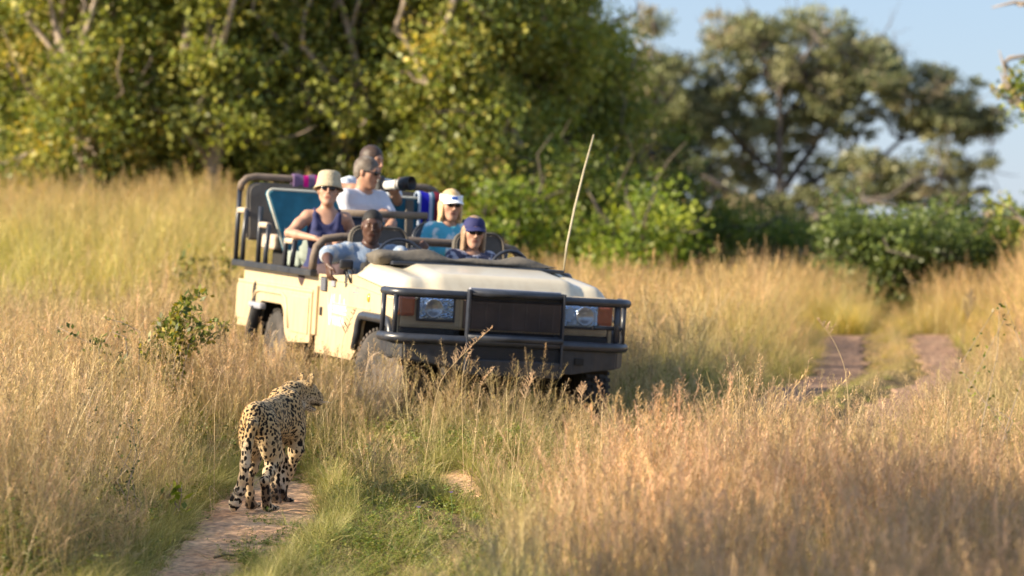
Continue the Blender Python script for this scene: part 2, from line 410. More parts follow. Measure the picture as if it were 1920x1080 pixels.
def tuft_blade(k):
    r = np.random.default_rng(200 + k); V, F, C = [], [], []
    for i in range(70):
        a = r.uniform(0, 6.28); base = r.normal(0, .07, 2); sd = np.array([-math.sin(a + .8), math.cos(a + .8), 0])
        c = [GRN, YGR, YGR, STRAW][r.integers(4)] * r.uniform(.5, 1.3)
        ribbon(V, F, C, blade_pts(r, base, r.uniform(.15, .62), r.uniform(.15, 1.0), a, 4), r.uniform(.004, .009), .001, c * .85, c * .6 + STRAW * .4, sd)
    return V, F, C
def tuft_straw(k):
    r = np.random.default_rng(300 + k); V, F, C = [], [], []
    for i in range(52):
        a = r.uniform(0, 6.28); base = r.normal(0, .09, 2); sd = np.array([-math.sin(a + .8), math.cos(a + .8), 0])
        c = [DRY, STRAW, PINK, YGR][r.integers(4)] * r.uniform(.4, 1.2)
        ribbon(V, F, C, blade_pts(r, base, r.uniform(.2, .85), r.uniform(.05, .8), a, 4), r.uniform(.0025, .0055), .001, c * .9, c, sd)
    return V, F, C
def add_leaf(V, F, C, p, d, l, w_, c, r):
    d = d / np.linalg.norm(d); s = np.cross(d, r.normal(size=3)); s /= np.linalg.norm(s) + 1e-6; up = np.cross(s, d)
    b = len(V); V += [p, p + d * l * .5 + s * w_ * .5 + up * l * .05, p + d * l, p + d * l * .5 - s * w_ * .5 + up * l * .05]; C += [c] * 4; F.append((b, b + 1, b + 2, b + 3))
def tuft_herb(k):
    r = np.random.default_rng(400 + k); V, F, C = [], [], []
    for i in range(11):
        a = r.uniform(0, 6.28); base = r.normal(0, .08, 2); h = r.uniform(.18, .6); P = blade_pts(r, base, h, r.uniform(.1, .7), a, 6)
        ribbon(V, F, C, P, .004, .0015, YGR * .5, GRN, np.array([1., 0, 0]))
        for j in range(22):
            t = r.uniform(.12, 1); q = np.array([np.interp(t, np.linspace(0, 1, 6), P[:, m]) for m in range(3)])
            c = [GRN * 1.1, GRN, YGR * .8, DGR * 1.4][r.integers(4)] * r.uniform(.8, 1.25)
            add_leaf(V, F, C, q, r.normal(size=3) * [1, 1, .6] + [0, 0, .35], r.uniform(.025, .062), r.uniform(.012, .026), c, r)
        if r.random() < .6:
            for j in range(7): add_leaf(V, F, C, P[-1] + r.normal(0, .03, 3), r.normal(size=3), .016, .015, np.array([.05, .03, .02]), r)
    return V, F, C
grass_m = leaf_mat('grass_blades', .30, tint=True, gloss=.035)
def proto_collection(name, fn, n, part):
    c = bpy.data.collections.new(name)
    for k in range(n):
        V, F, C = fn(k); o = mesh_np(part, V, np.array(F), grass_m); COL.objects.unlink(o); c.objects.link(o); col_attr(o, C)
    return c
def scatter(name, label, coll, P, rot, scl, idx, tint, cat='grass'):
    me = bpy.data.meshes.new(name); me.vertices.add(len(P)); me.vertices.foreach_set('co', np.asarray(P, np.float32).ravel())
    def at(n_, ty, v, key='value'): a = me.attributes.new(n_, ty, 'POINT'); a.data.foreach_set(key, v.ravel())
    at('rot', 'FLOAT_VECTOR', np.asarray(rot, np.float32), 'vector'); at('scl', 'FLOAT_VECTOR', np.asarray(scl, np.float32), 'vector')
    at('idx', 'INT', np.asarray(idx, np.int32)); at('tint', 'FLOAT_COLOR', np.hstack([tint, np.ones((len(P), 1))]).astype(np.float32), 'color')
    o = link(bpy.data.objects.new(name, me)); me.materials.append(grass_m)
    ng = bpy.data.node_groups.new(name + '_scatter', 'GeometryNodeTree')
    ng.interface.new_socket('Geometry', in_out='INPUT', socket_type='NodeSocketGeometry'); ng.interface.new_socket('Geometry', in_out='OUTPUT', socket_type='NodeSocketGeometry')
    N = ng.nodes; L = ng.links; gi = N.new('NodeGroupInput'); go = N.new('NodeGroupOutput'); ip = N.new('GeometryNodeInstanceOnPoints')
    ci = N.new('GeometryNodeCollectionInfo'); ci.inputs['Collection'].default_value = coll; ci.inputs['Separate Children'].default_value = True; ci.inputs['Reset Children'].default_value = True
    def na(n_, ty): a = N.new('GeometryNodeInputNamedAttribute'); a.data_type = ty; a.inputs[0].default_value = n_; return [s for s in a.outputs if s.enabled][0]
    L.new(gi.outputs[0], ip.inputs['Points']); L.new(ci.outputs[0], ip.inputs['Instance']); ip.inputs['Pick Instance'].default_value = True
    L.new(na('idx', 'INT'), ip.inputs['Instance Index']); L.new(na('rot', 'FLOAT_VECTOR'), ip.inputs['Rotation']); L.new(na('scl', 'FLOAT_VECTOR'), ip.inputs['Scale'])
    L.new(ip.outputs[0], go.inputs[0])
    md = o.modifiers.new('scatter', 'NODES'); md.node_group = ng
    return tag(o, label, cat, kind='stuff')

def field_pts(per_m2, D0, D1, marg=1.5):
    """random places in the wedge the camera sees, with a margin on each side"""
    k = 960 / FPX; area = k * (D1 ** 2 - D0 ** 2) + 2 * marg * (D1 - D0); n = int(per_m2 * area)
    D = np.sqrt(rng.uniform(D0 ** 2, D1 ** 2, n * 2)); X = rng.uniform(-1, 1, n * 2) * (k * D + marg)
    return X[:n], D[:n]
def lowf(X, D, s, seed):
    return vnoise(np.stack([X, D * .8, X * 0], -1), s, seed)
def zone(X, D):
    """height factor of the grass (0 = bare) and how dry it is (0 green .. 1 dry)"""
    d1 = np.abs(X - rut_c(D)) - rut_w(D); d1 = np.where(rut_w(D) > .06, d1, 1.)
    d1 = np.where(X < rut_c(D), d1 + .03, d1 + .08)
    d2 = np.abs(X - rut2_c(D)) - rut2_w(D); d2 = np.where((D > 22.5) & (D < 23.8), d2, 1.)
    df = np.minimum(np.abs(X - far_c(D) + .55), np.abs(X - far_c(D) - .58)) - .25; df = np.where((D > 24.6) & (D < 45), df, 1.)
    d = np.minimum(np.minimum(d1, d2), df)
    h = .25 + .75 * sstep(.0, .75, d); h = h * (d > 0)
    mid = (X > rut_c(D)) & (X < rut2_c(D) - .1) & (D < 22.8)        # the green strip between the ruts
    h = np.where(mid, np.minimum(h, .36 + .3 * sstep(21.2, 22.8, D)), h)
    near_r = (X >= rut2_c(D) - .1) & (D < 30)
    lane = sstep(-.75, .1, X + .13 * (D - 20))                       # right of the second rut it stands tall
    h = np.where((D < 21.8) & (X > rut_c(D)), .3 + .52 * sstep(-.15, .55, X - (-.75 + .16 * (D - 14))), h)
    h = np.where((X > -1.15) & (X < .45) & (D > 21) & (D < 24.2), np.minimum(h, .44 + .2 * sstep(23.4, 24.2, D)), h)
    h = np.where((X > -1.9) & (X < -.3) & (D > 24.2) & (D < 25.6), .86, h)
    h = np.where((X > .1) & (X < 1.35) & (D > 20.3) & (D < 25.5), np.minimum(h, .54), h)
    hump = np.abs(X - far_c(D)) < .36
    h = np.where(hump & (D > 24.6) & (D < 50), h * .38, h)
    P = np.stack([X - VO[0], D - VO[1]], -1); u = P @ VH; v = P @ VL
    inside = (u > -4.3) & (u < 1.0) & (np.abs(v) < 1.02)
    h = np.where(inside, .34, h); h = np.where((X < .05) & (D < 17), np.minimum(h, .3 + .4 * sstep(-.6, .05, X)), h)
    wheels = (np.abs(v) < .95) & ((np.abs(u) < .5) | (np.abs(u + 2.93) < .5)) & inside
    h = np.where(wheels, .30, h)
    h = np.where((np.abs(v) < 1.45) & (u > .9) & (u < 3.2), np.minimum(h, np.where((v > .15) & (u < 2.2), .42, .74)), h)
    h = np.where((v < -1.02) & (v > -2.2) & (u > -4.8) & (u < 1.5), np.minimum(h, .74), h)
    h = np.where((X > 1.7) & (D > 19.5) & (D < 32.5), np.minimum(h, .56), h)   # keeps the far road in view
    dry = .66 + .22 * lowf(X, D, .8, 2) + .15 * lowf(X, D, 2.2, 4) + .1 * (D > 30) * (X > 0)
    dry = dry - .20 * (X < -1) * (D > 29); dry = np.where(mid, .25 + .3 * sstep(21, 22.8, D), dry); dry = dry - .35 * sstep(.35, 0, d) * (D < 27)
    dry = dry + .25 * (np.abs(X - .2) < 3) * (D < 21) * (X > .2)
    dry = dry - .55 * np.exp(-((X - 2.0) / 1.1) ** 2 - ((D - 30) / 4) ** 2) - .5 * np.exp(-((X + 5.4) / 1.4) ** 2 - ((D - 37) / 5) ** 2)
    return h, np.clip(dry, 0, 1), d
def make_scatter(name, label, coll, nvar, per, D0, D1, accept, hs, tints, leanmax=.22, cat='grass'):
    X, D = field_pts(per, D0, D1); h, dry, d = zone(X, D)
    keep = (h > .02) & (rng.random(len(X)) < accept(X, D, h, dry) * (.62 + .6 * sstep(-.7, .3, lowf(X, D, 3.2, 21 + nvar)))); X, D, h, dry = X[keep], D[keep], h[keep], dry[keep]
    # none where the leopard stands
    lp = (np.abs(X + 1.5) < .32) & (D > 21.2) & (D < 23.2); X, D, h, dry = X[~lp], D[~lp], h[~lp], dry[~lp]
    n = len(X); s = hs * h * rng.uniform(.75, 1.2, n) * (1 + .2 * lowf(X, D, 1.4, 7) + .08 * lowf(X, D, 4, 8))
    wd = np.clip(s ** .5, .3, 1.1) * rng.uniform(.85, 1.25, n)
    rot = np.stack([rng.normal(0, leanmax * .5, n), rng.normal(.04, leanmax * .5, n), rng.uniform(0, 6.28, n)], -1)
    k = np.clip(dry + rng.normal(0, .12, n), 0, 1)[:, None]
    tint = tints[0] * (1 - k) + tints[1] * k; tint = tint * rng.uniform(.7, 1.2, (n, 1))
    return scatter(name, label, coll, np.stack([X, D, T(X, D) - .02], -1), rot, np.stack([wd, wd, s], -1), rng.integers(0, nvar, n), tint, cat)
SEED = proto_collection('seed_tufts', tuft_seed, 8, 'grass_tuft'); BLD = proto_collection('blade_tufts', tuft_blade, 6, 'grass_tuft')
STR = proto_collection('straw_tufts', tuft_straw, 6, 'grass_tuft'); HRB = proto_collection('herb_tufts', tuft_herb, 6, 'herb_tuft')
one = np.ones(3); A_ = np.array
make_scatter('seeding_grass', 'tall dry pinkish seeding grass all over the field', SEED, 8, 30 * DENS, 6.5, 33, lambda X, D, h, dry: np.where(h > .3, .35 + .65 * dry, .0), .95, (A_([.8, .95, .75]), A_([1.05, .99, .93])))
make_scatter('seeding_grass', 'golden seeding grass on the rise behind the vehicle', SEED, 8, 12 * DENS, 33, 64, lambda X, D, h, dry: .3 + .7 * dry, 1.0, (A_([.85, 1.0, .6]), A_([1.05, .98, .85])))
make_scatter('leafy_grass', 'yellow green leafy grass between the dry stems', BLD, 6, 26 * DENS, 6.5, 33, lambda X, D, h, dry: (.95 - .7 * dry) * np.where((np.abs(X + .8) < .7) & (D > 19) & (D < 24.3), .45, 1), .72, (A_([.9, 1.1, .8]), A_([1.1, 1., .9])))
make_scatter('leafy_grass', 'yellow green grass towards the tree line', BLD, 6, 12 * DENS, 33, 64, lambda X, D, h, dry: 1. - .7 * dry, 1.05, (A_([1.3, 1.25, .7]), A_([1.5, 1.25, .8])))
make_scatter('straw_grass', 'bleached straw grass filling the field', STR, 6, 24 * DENS, 6.5, 33, lambda X, D, h, dry: .3 + .6 * dry, .72, (A_([.8, .9, .7]), A_([1., .97, .95])), .45)
make_scatter('straw_grass', 'bleached straw grass on the far rise', STR, 6, 14 * DENS, 33, 64, lambda X, D, h, dry: .4 + .6 * dry, .95, (A_([.8, 1., .6]), A_([1.05, 1., .85])), .4)
make_scatter('green_herbs', 'low green leafy weeds between the wheel ruts', HRB, 6, 30 * DENS, 14, 31, lambda X, D, h, dry: (.95 - dry) * .95 + .14 * (D < 26) + .55 * np.exp(-((X - rut_c(D)) / .95) ** 2) * (D < 24.5), .62, (A_([1.0, 1.0, .85]), A_([1.25, 1.05, .85])), .4, 'weeds')
# short turf that frays the edges of the ruts and dots the bare soil
def edge_scatter(n, cf, wf, D0, D1, name, label):
    D = rng.uniform(D0, D1, n); sgn = rng.choice([-1, 1], n); X = cf(D) + sgn * (wf(D) * rng.uniform(.93, 1.25, n) + rng.uniform(-.03, .12, n))
    s = rng.uniform(.16, .42, n); rot = np.stack([rng.normal(0, .4, n), -sgn * rng.uniform(0, .7, n), rng.uniform(0, 6.28, n)], -1)
    rot[:, 2] = rng.uniform(-.6, .6, n)
    tint = A_([.9, .95, .75]) * rng.uniform(.7, 1.2, (n, 1))
    scatter(name, label, BLD, np.stack([X, D, T(X, D) - .015], -1), rot, np.stack([s * 1.3, s * 1.3, s], -1), rng.integers(0, 6, n), tint)
edge_scatter(620, rut_c, rut_w, 14.5, 24.4, 'short_grass', 'short grass leaning over the edges of the near wheel rut')
edge_scatter(160, rut2_c, rut2_w, 21.6, 24.4, 'short_grass', 'short grass around the bare patch of the second rut')
edge_scatter(500, far_c, lambda D: D * 0 + .92, 29, 50, 'short_grass', 'short grass along the edges of the far dirt road')

# ================================================================== trees and bushes
bark_m = mat('grey_bark', (.34, .27, .21), .9, var=.35, scale=9, bump=.6, bscale=30)
barkd_m = mat('dark_bark', (.10, .08, .065), .9, var=.35, scale=9, bump=.6, bscale=30)
crown_m = leaf_mat('tree_leaves', .42, gloss=.025)
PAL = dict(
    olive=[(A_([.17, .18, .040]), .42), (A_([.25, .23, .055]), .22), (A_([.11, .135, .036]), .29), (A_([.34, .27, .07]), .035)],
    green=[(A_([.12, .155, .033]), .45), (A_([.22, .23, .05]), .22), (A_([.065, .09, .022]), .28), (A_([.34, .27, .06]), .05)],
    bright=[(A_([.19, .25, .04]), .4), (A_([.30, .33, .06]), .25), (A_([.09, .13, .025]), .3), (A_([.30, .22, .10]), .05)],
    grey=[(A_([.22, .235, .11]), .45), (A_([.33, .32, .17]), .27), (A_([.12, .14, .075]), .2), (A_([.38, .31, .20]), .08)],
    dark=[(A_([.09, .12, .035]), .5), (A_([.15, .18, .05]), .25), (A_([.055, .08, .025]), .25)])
def wiggle(a, b, r, n=5, amp=.1):
    P = np.linspace(a, b, n); L = np.linalg.norm(np.asarray(b) - np.asarray(a)); P[1:-1] += r.normal(0, amp * L, (n - 2, 3)); return P
def tree(name, label, base, lobes, limbs, nleaf, lsize, pal, seed, group, nblob=160, blobr=(.25, .5), bark=bark_m, trunk_r=.16, cat='tree', twigs=70, flat=.8, shell=.55):
    """lobes: (centre, radii, weight) in world metres; limbs: list of (points, r0, r1)"""
    r = np.random.default_rng(seed); base = np.asarray(base, float)
    root = tag(empty(name, base), label, cat, group)
    wts = np.array([l[2] * np.prod(l[1]) ** .6 for l in lobes]); wts /= wts.sum()
    B = []
    for _ in range(nblob):
        c, q, _w = lobes[r.choice(len(lobes), p=wts)]
        d = r.normal(size=3); d /= np.linalg.norm(d); rad = shell + (1 - shell) * r.random() ** .6
        B.append(np.asarray(c) + d * np.asarray(q) * rad)
    B = np.array(B); BR = r.uniform(*blobr, nblob)
    mb = MB()
    for P, r0, r1 in limbs:
        P = np.asarray(P) - base; mb.tube([tuple(p) for p in P], list(np.linspace(r0, r1, len(P))), n=7, cap=True)
    ends = np.concatenate([np.asarray(P)[1:] for P, _, _ in limbs])
    for k in r.choice(nblob, min(twigs, nblob), replace=False):
        e = ends[np.argmin(np.linalg.norm(ends - B[k], axis=1))]
        P = wiggle(e, B[k], r, 5, .07) - base; mb.tube([tuple(p) for p in P], [max(.018, trunk_r * .28), .03, .022, .016, .008], n=4, cap=False)
    for k in range(twigs):      # bare twig ends that poke out of the leaves
        c = B[r.integers(nblob)]; d = c - (base + [0, 0, 1.2]); d = d / np.linalg.norm(d) + r.normal(0, .45, 3) + [0, -.35, 0]; e = c + d * r.uniform(.35, .9) * min(1, blobr[1] * 2.2)
        P = wiggle(c, e, r, 4, .09) - base; mb.tube([tuple(p) for p in P], [.024, .018, .012, .005], n=4, cap=False)
    mb.build('trunk', bark, root, smooth=True, recalc=False)
    # leaves
    n = nleaf; bi = r.integers(0, nblob, n); d = r.normal(size=(n, 3)); d /= np.linalg.norm(d, axis=1)[:, None]
    rad = (r.random(n) ** .45)[:, None] * BR[bi][:, None] * A_([1.15, 1.15, flat]); C0 = B[bi] + d * rad
    bit = r.normal(size=(nblob * 7, 3)) * .13; C0 += bit[bi * 7 + r.integers(0, 7, n)]
    u = r.normal(size=(n, 3)) + [0, 0, -.15]; u /= np.linalg.norm(u, axis=1)[:, None]
    v = np.cross(u, r.normal(size=(n, 3))); v /= np.linalg.norm(v, axis=1)[:, None]
    l = (lsize * r.uniform(.6, 1.25, n))[:, None]; wv = l * .33
    V = np.stack([C0 - u * l * .5, C0 + v * wv, C0 + u * l * .5, C0 - v * wv], 1) - base
    F = np.arange(4 * n).reshape(-1, 4)
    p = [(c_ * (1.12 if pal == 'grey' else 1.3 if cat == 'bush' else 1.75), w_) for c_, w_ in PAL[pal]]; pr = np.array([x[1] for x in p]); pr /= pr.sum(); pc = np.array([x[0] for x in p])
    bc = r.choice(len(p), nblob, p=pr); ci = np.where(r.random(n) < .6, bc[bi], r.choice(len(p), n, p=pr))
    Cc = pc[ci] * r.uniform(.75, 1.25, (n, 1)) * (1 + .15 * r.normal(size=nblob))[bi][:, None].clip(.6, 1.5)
    o = mesh_np('crown', V.reshape(-1, 3), F, crown_m, root); col_attr(o, np.repeat(Cc, 4, 0))
    return root
def bushy(name, label, x, ytop, D, wpx, seed, nleaf, pal, group, ls=.10, nb=120, lean=0, cat='tree', grade=None, br=(.25, .5), extra=[], shell=.55, bark=bark_m):
    """a tree or bush with foliage down to the grass, standing at picture column x, distance D"""
    r = np.random.default_rng(seed + 500)
    X = (x - 960) / FPX * D; zb = float(T(X, D)); top = HC - (ytop - 400) / FPX * D; H = top - zb; W = wpx / FPX * D
    base = A_([X, D, zb - .05])
    lobes = [((X + lean * H * .3, D, zb + H * .62), (W * .5, W * .45, H * .36), 1.)]
    for k in range(5):
        a = r.uniform(0, 6.28); lobes.append(((X + math.cos(a) * W * .3 + lean * H * .2, D + math.sin(a) * W * .3, zb + H * r.uniform(.3, .85)), (W * .27, W * .27, H * .17), .8))
    lobes.append(((X, D - W * .12, zb + H * .26), (W * .42, W * .35, H * .22), .8)); lobes += extra
    limbs = [(wiggle(base, base + [lean * H * .2, 0, H * .35], r, 4, .04), H * .022 + .03, H * .016 + .02)]
    for k in range(9):
        a = 6.28 * k / 9 + r.uniform(-.3, .3); s0 = base + [lean * H * .1, 0, H * r.uniform(.08, .35)]
        e = A_([X + math.cos(a) * W * .4 + lean * H * .3, D + math.sin(a) * W * .38, zb + H * r.uniform(.5, .95)]); limbs.append((wiggle(s0, e, r, 6, .06), H * .013 + .015, .012))
    return tree(name, label, base, lobes, limbs, nleaf, ls, pal, seed, group, nblob=nb, blobr=br, cat=cat, shell=shell, bark=barkd_m if cat == 'bush' else bark, twigs=14 if cat == 'bush' else 36)
G1 = 'dense trees behind the vehicle'
for i, (x, yt, D, wpx, n, pal, lb) in enumerate([
    (60, -220, 55, 400, 26000, 'olive', 'bushy olive tree at the left edge with sky showing through low down'),
    (290, -300, 57, 450, 30000, 'olive', 'broad dense tree second from the left behind the grassy rise'),
    (520, -260, 55, 430, 30000, 'green', 'dense green tree behind the rear rail of the vehicle'),
    (740, -330, 56, 450, 34000, 'olive', 'yellow leafed tree directly behind the passengers'),
    (940, -280, 54, 350, 28000, 'olive', 'yellow green tree with pale bare branches left of the whip aerial'),
    (165, -260, 52.5, 250, 15000, 'olive', 'slim olive tree filling the gap between the two leftmost trees'),
    (405, -280, 52.5, 250, 15000, 'olive', 'slim olive tree between the second and the middle dense tree'),
    (640, -280, 53, 250, 15000, 'olive', 'slim olive tree behind the man in the white T-shirt'),
    (845, -300, 52.5, 240, 14000, 'olive', 'slim yellow green tree behind the woman with the white visor'),
    (1075, -60, 57, 230, 15000, 'olive', 'sparse olive tree at the right end of the dense trees')]):
    bushy('broadleaf_tree', lb, x, yt, D, wpx, 20 + i, int(n * 1.25 * TD), pal, G1, ls=.105, nb=190 if wpx > 300 else 100, br=(.28, .58), shell=.7)
G2 = 'trees filling in behind the dense trees'
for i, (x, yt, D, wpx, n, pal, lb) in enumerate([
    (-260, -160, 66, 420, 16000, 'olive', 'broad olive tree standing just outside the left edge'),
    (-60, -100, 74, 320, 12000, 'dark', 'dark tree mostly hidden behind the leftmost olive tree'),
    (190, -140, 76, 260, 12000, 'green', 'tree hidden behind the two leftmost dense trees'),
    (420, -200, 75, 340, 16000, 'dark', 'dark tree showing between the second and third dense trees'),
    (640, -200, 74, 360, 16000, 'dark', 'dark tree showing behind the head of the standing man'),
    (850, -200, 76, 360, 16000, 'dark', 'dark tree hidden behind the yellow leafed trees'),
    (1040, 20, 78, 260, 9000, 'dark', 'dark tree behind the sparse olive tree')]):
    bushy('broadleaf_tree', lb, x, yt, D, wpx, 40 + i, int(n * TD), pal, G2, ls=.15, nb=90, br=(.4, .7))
G3 = 'bushes at the foot of the trees'
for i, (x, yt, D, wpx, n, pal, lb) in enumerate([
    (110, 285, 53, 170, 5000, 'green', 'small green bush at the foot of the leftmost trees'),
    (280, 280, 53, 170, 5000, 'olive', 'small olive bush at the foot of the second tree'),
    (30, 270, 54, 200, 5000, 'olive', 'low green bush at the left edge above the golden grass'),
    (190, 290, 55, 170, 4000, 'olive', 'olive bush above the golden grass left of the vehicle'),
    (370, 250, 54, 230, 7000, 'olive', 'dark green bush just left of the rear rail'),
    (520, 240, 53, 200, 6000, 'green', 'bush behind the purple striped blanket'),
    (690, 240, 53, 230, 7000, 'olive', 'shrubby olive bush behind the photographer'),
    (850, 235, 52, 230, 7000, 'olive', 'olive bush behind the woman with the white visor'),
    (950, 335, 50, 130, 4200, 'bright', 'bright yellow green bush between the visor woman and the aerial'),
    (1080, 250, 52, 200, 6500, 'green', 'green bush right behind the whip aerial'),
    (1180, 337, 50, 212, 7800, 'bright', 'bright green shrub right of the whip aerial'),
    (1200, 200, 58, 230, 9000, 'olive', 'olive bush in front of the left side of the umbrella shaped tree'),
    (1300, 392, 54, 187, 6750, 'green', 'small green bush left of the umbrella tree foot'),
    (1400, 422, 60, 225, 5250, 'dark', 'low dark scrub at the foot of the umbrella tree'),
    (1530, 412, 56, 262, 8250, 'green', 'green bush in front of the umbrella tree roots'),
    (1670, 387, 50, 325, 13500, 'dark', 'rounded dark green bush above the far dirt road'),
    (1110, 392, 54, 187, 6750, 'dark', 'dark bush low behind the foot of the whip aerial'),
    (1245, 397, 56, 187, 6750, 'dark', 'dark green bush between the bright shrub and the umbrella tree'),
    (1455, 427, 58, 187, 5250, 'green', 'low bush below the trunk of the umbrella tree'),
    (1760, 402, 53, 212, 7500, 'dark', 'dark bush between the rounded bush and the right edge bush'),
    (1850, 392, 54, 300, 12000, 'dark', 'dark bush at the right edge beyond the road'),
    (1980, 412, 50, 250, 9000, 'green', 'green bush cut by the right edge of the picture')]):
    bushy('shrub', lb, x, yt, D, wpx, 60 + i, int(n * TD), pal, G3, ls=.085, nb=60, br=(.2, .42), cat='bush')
# the big spreading tree on the right
Du = 100.
def u(x, y, dy=0): 
    p = PX(x, y, Du + dy); return p
ub = A_([u(1470, 480)[0], Du, float(T(u(1470, 480)[0], Du)) - .1])
ul = []
def limb(pts, r0, r1, dys=None):
    ul.append((np.array([u(x, y, (dys[i] if dys else 0)) for i, (x, y) in enumerate(pts)]), r0, r1))
ul.append((np.array([ub, u(1468, 470), u(1463, 400), u(1462, 340)]), .22, .15))
limb([(1462, 350), (1460, 300), (1462, 240), (1461, 165), (1440, 140), (1425, 95)], .13, .04)
limb([(1461, 165), (1485, 140), (1510, 105), (1530, 70)], .1, .03, [0, -.5, -1, -1])
limb([(1461, 220), (1490, 200), (1500, 170)], .07, .03, [0, 1, 2])
limb([(1468, 460), (1520, 410), (1570, 395), (1620, 375), (1665, 372), (1715, 335), (1760, 330)], .11, .03, [0, -1, -1.5, -2, -2, -2, -2])
limb([(1620, 375), (1680, 390), (1740, 385), (1790, 405)], .07, .02, [-2, -2, -3, -3])
limb([(1466, 400), (1510, 345), (1570, 320), (1600, 300), (1650, 298), (1690, 262), (1740, 252), (1800, 245), (1850, 250)], .11, .03, [0, 1, 1, 1, 1, 1, 1, 1, 1])
limb([(1470, 350), (1500, 310), (1540, 250), (1590, 200), (1640, 150), (1670, 120)], .13, .03, [0, 1, 2, 2, 3, 3])
limb([(1475, 390), (1560, 340), (1610, 250), (1650, 200)], .08, .02, [0, 2, 3, 4])
limb([(1464, 430), (1410, 395), (1370, 360), (1330, 335), (1290, 315), (1240, 270)], .15, .04, [0, 0, -1, -1, -1, -1])
limb([(1466, 450), (1420, 430), (1360, 385), (1330, 365), (1280, 340)], .12, .03, [0, 1, 2, 2, 2])
limb([(1462, 330), (1420, 300), (1390, 270), (1350, 230), (1300, 190), (1260, 160)], .11, .03, [0, 1, 1, 0, 0, 0])
limb([(1300, 210), (1225, 160), (1218, 130), (1222, 90), (1225, 40)], .06, .015, [0, -1, -1, -1, -1])
for k in range(12): limb([(1400 + 14 * k, 490), (1395 + 16 * k, 450), (1370 + 18 * k, 405 - 3 * (k % 3))], .07, .02, [(-1) ** k, (-1) ** k * 1.5, (-1) ** k * 2])
def lobe(x, y, rx, ry, w_, dy=0, rd=None):
    s = Du / FPX; return (u(x, y, dy), (rx * s, (rd or min(rx, 190) * s * .9) if rd is None else rd, ry * s), w_)
ulobes = [lobe(1500, 110, 190, 85, 1.5, 1), lobe(1350, 200, 150, 100, 1.3, 1), lobe(1240, 190, 110, 100, 1.9), lobe(1620, 150, 130, 70, 1.2), lobe(1250, 300, 110, 70, 1.5),
          lobe(1540, 230, 130, 60, .8, 2.6), lobe(1740, 160, 90, 50, 1.0), lobe(1770, 215, 110, 42, 1.7), lobe(1830, 235, 70, 26, 1.3), lobe(1730, 350, 120, 50, 1.2), lobe(1640, 330, 110, 45, .9),
          lobe(1790, 310, 80, 40, .8), lobe(1390, 310, 110, 60, 1., 2.6), lobe(1560, 330, 90, 50, .8, 2.6), lobe(1222, 45, 28, 40, .8, 0, .8), lobe(1380, 60, 80, 35, .7), lobe(1500, 395, 130, 30, 1.2), lobe(1350, 400, 100, 60, 1.1), lobe(1200, 260, 90, 120, 1.), lobe(1180, 330, 90, 70, .8), lobe(1450, 440, 150, 40, 1.0), lobe(1620, 430, 110, 30, .8), lobe(1820, 400, 60, 20, .35)]
tree('acacia_tree', 'large spreading umbrella shaped tree with dark leader on the right', ub, ulobes, ul, int(105000 * TD), .135, 'grey', 90, None, nblob=760, blobr=(.16, .42), bark=mat('mid_bark', (.12, .10, .085), .9, var=.35, scale=9, bump=.6, bscale=30), twigs=420, trunk_r=.16, flat=.6, shell=.25)
# tree standing just outside the right edge, only twigs reach into the picture
Dr = 46.
rb = PX(2080, 560, Dr); rb[2] = float(T(rb[0], Dr)) - .05
rl = [(np.array([rb, PX(2075, 300, Dr), PX(2070, 0, Dr)]), .16, .1), (np.array([PX(2075, 320, Dr), PX(1990, 230, Dr), PX(1920, 200, Dr), PX(1893, 170, Dr), PX(1880, 120, Dr), PX(1872, 95, Dr)]), .06, .006),
      (np.array([PX(2075, 450, Dr), PX(1990, 440, Dr), PX(1930, 430, Dr), PX(1890, 385, Dr), PX(1865, 380, Dr)]), .05, .008), (np.array([PX(2070, 60, Dr), PX(1990, 10, Dr), PX(1900, 5, Dr), PX(1858, 15, Dr)]), .05, .008),
      (np.array([PX(1990, 440, Dr), PX(1920, 410, Dr), PX(1850, 405, Dr)]), .02, .006)]
rs = lambda x, y, a, b, w_: (PX(x, y, Dr), (a * Dr / FPX, .25, b * Dr / FPX), w_)
tree('broadleaf_tree', 'tree outside the right edge with leafy twigs reaching into the sky', rb, [rs(2060, 150, 110, 160, 1.), rs(1925, 190, 35, 22, .5), rs(1900, 160, 22, 25, .4), rs(1915, 5, 45, 10, .35), rs(1925, 280, 18, 12, .2), rs(1868, 390, 22, 14, .3), rs(1895, 365, 14, 12, .2), rs(1925, 425, 25, 10, .2)],
     rl, int(3600 * TD), .085, 'green', 95, None, nblob=90, blobr=(.05, .12), twigs=60, trunk_r=.08, shell=.2)
# a tree left of the picture throws the shade over the grass at the lower right
for (X0, D0, H, W_, sd, lb) in ((-12.0, 9.6, 9.6, 6.2, 97, 'tree left of the picture whose shade falls on the near grass'),):
    bushy('broadleaf_tree', lb, 960 + X0 * FPX / D0, 400 - (H - 1.9) * FPX / D0, D0, W_ * FPX / D0, sd, int(30000 * TD), 'olive', None, ls=.15, nb=150)

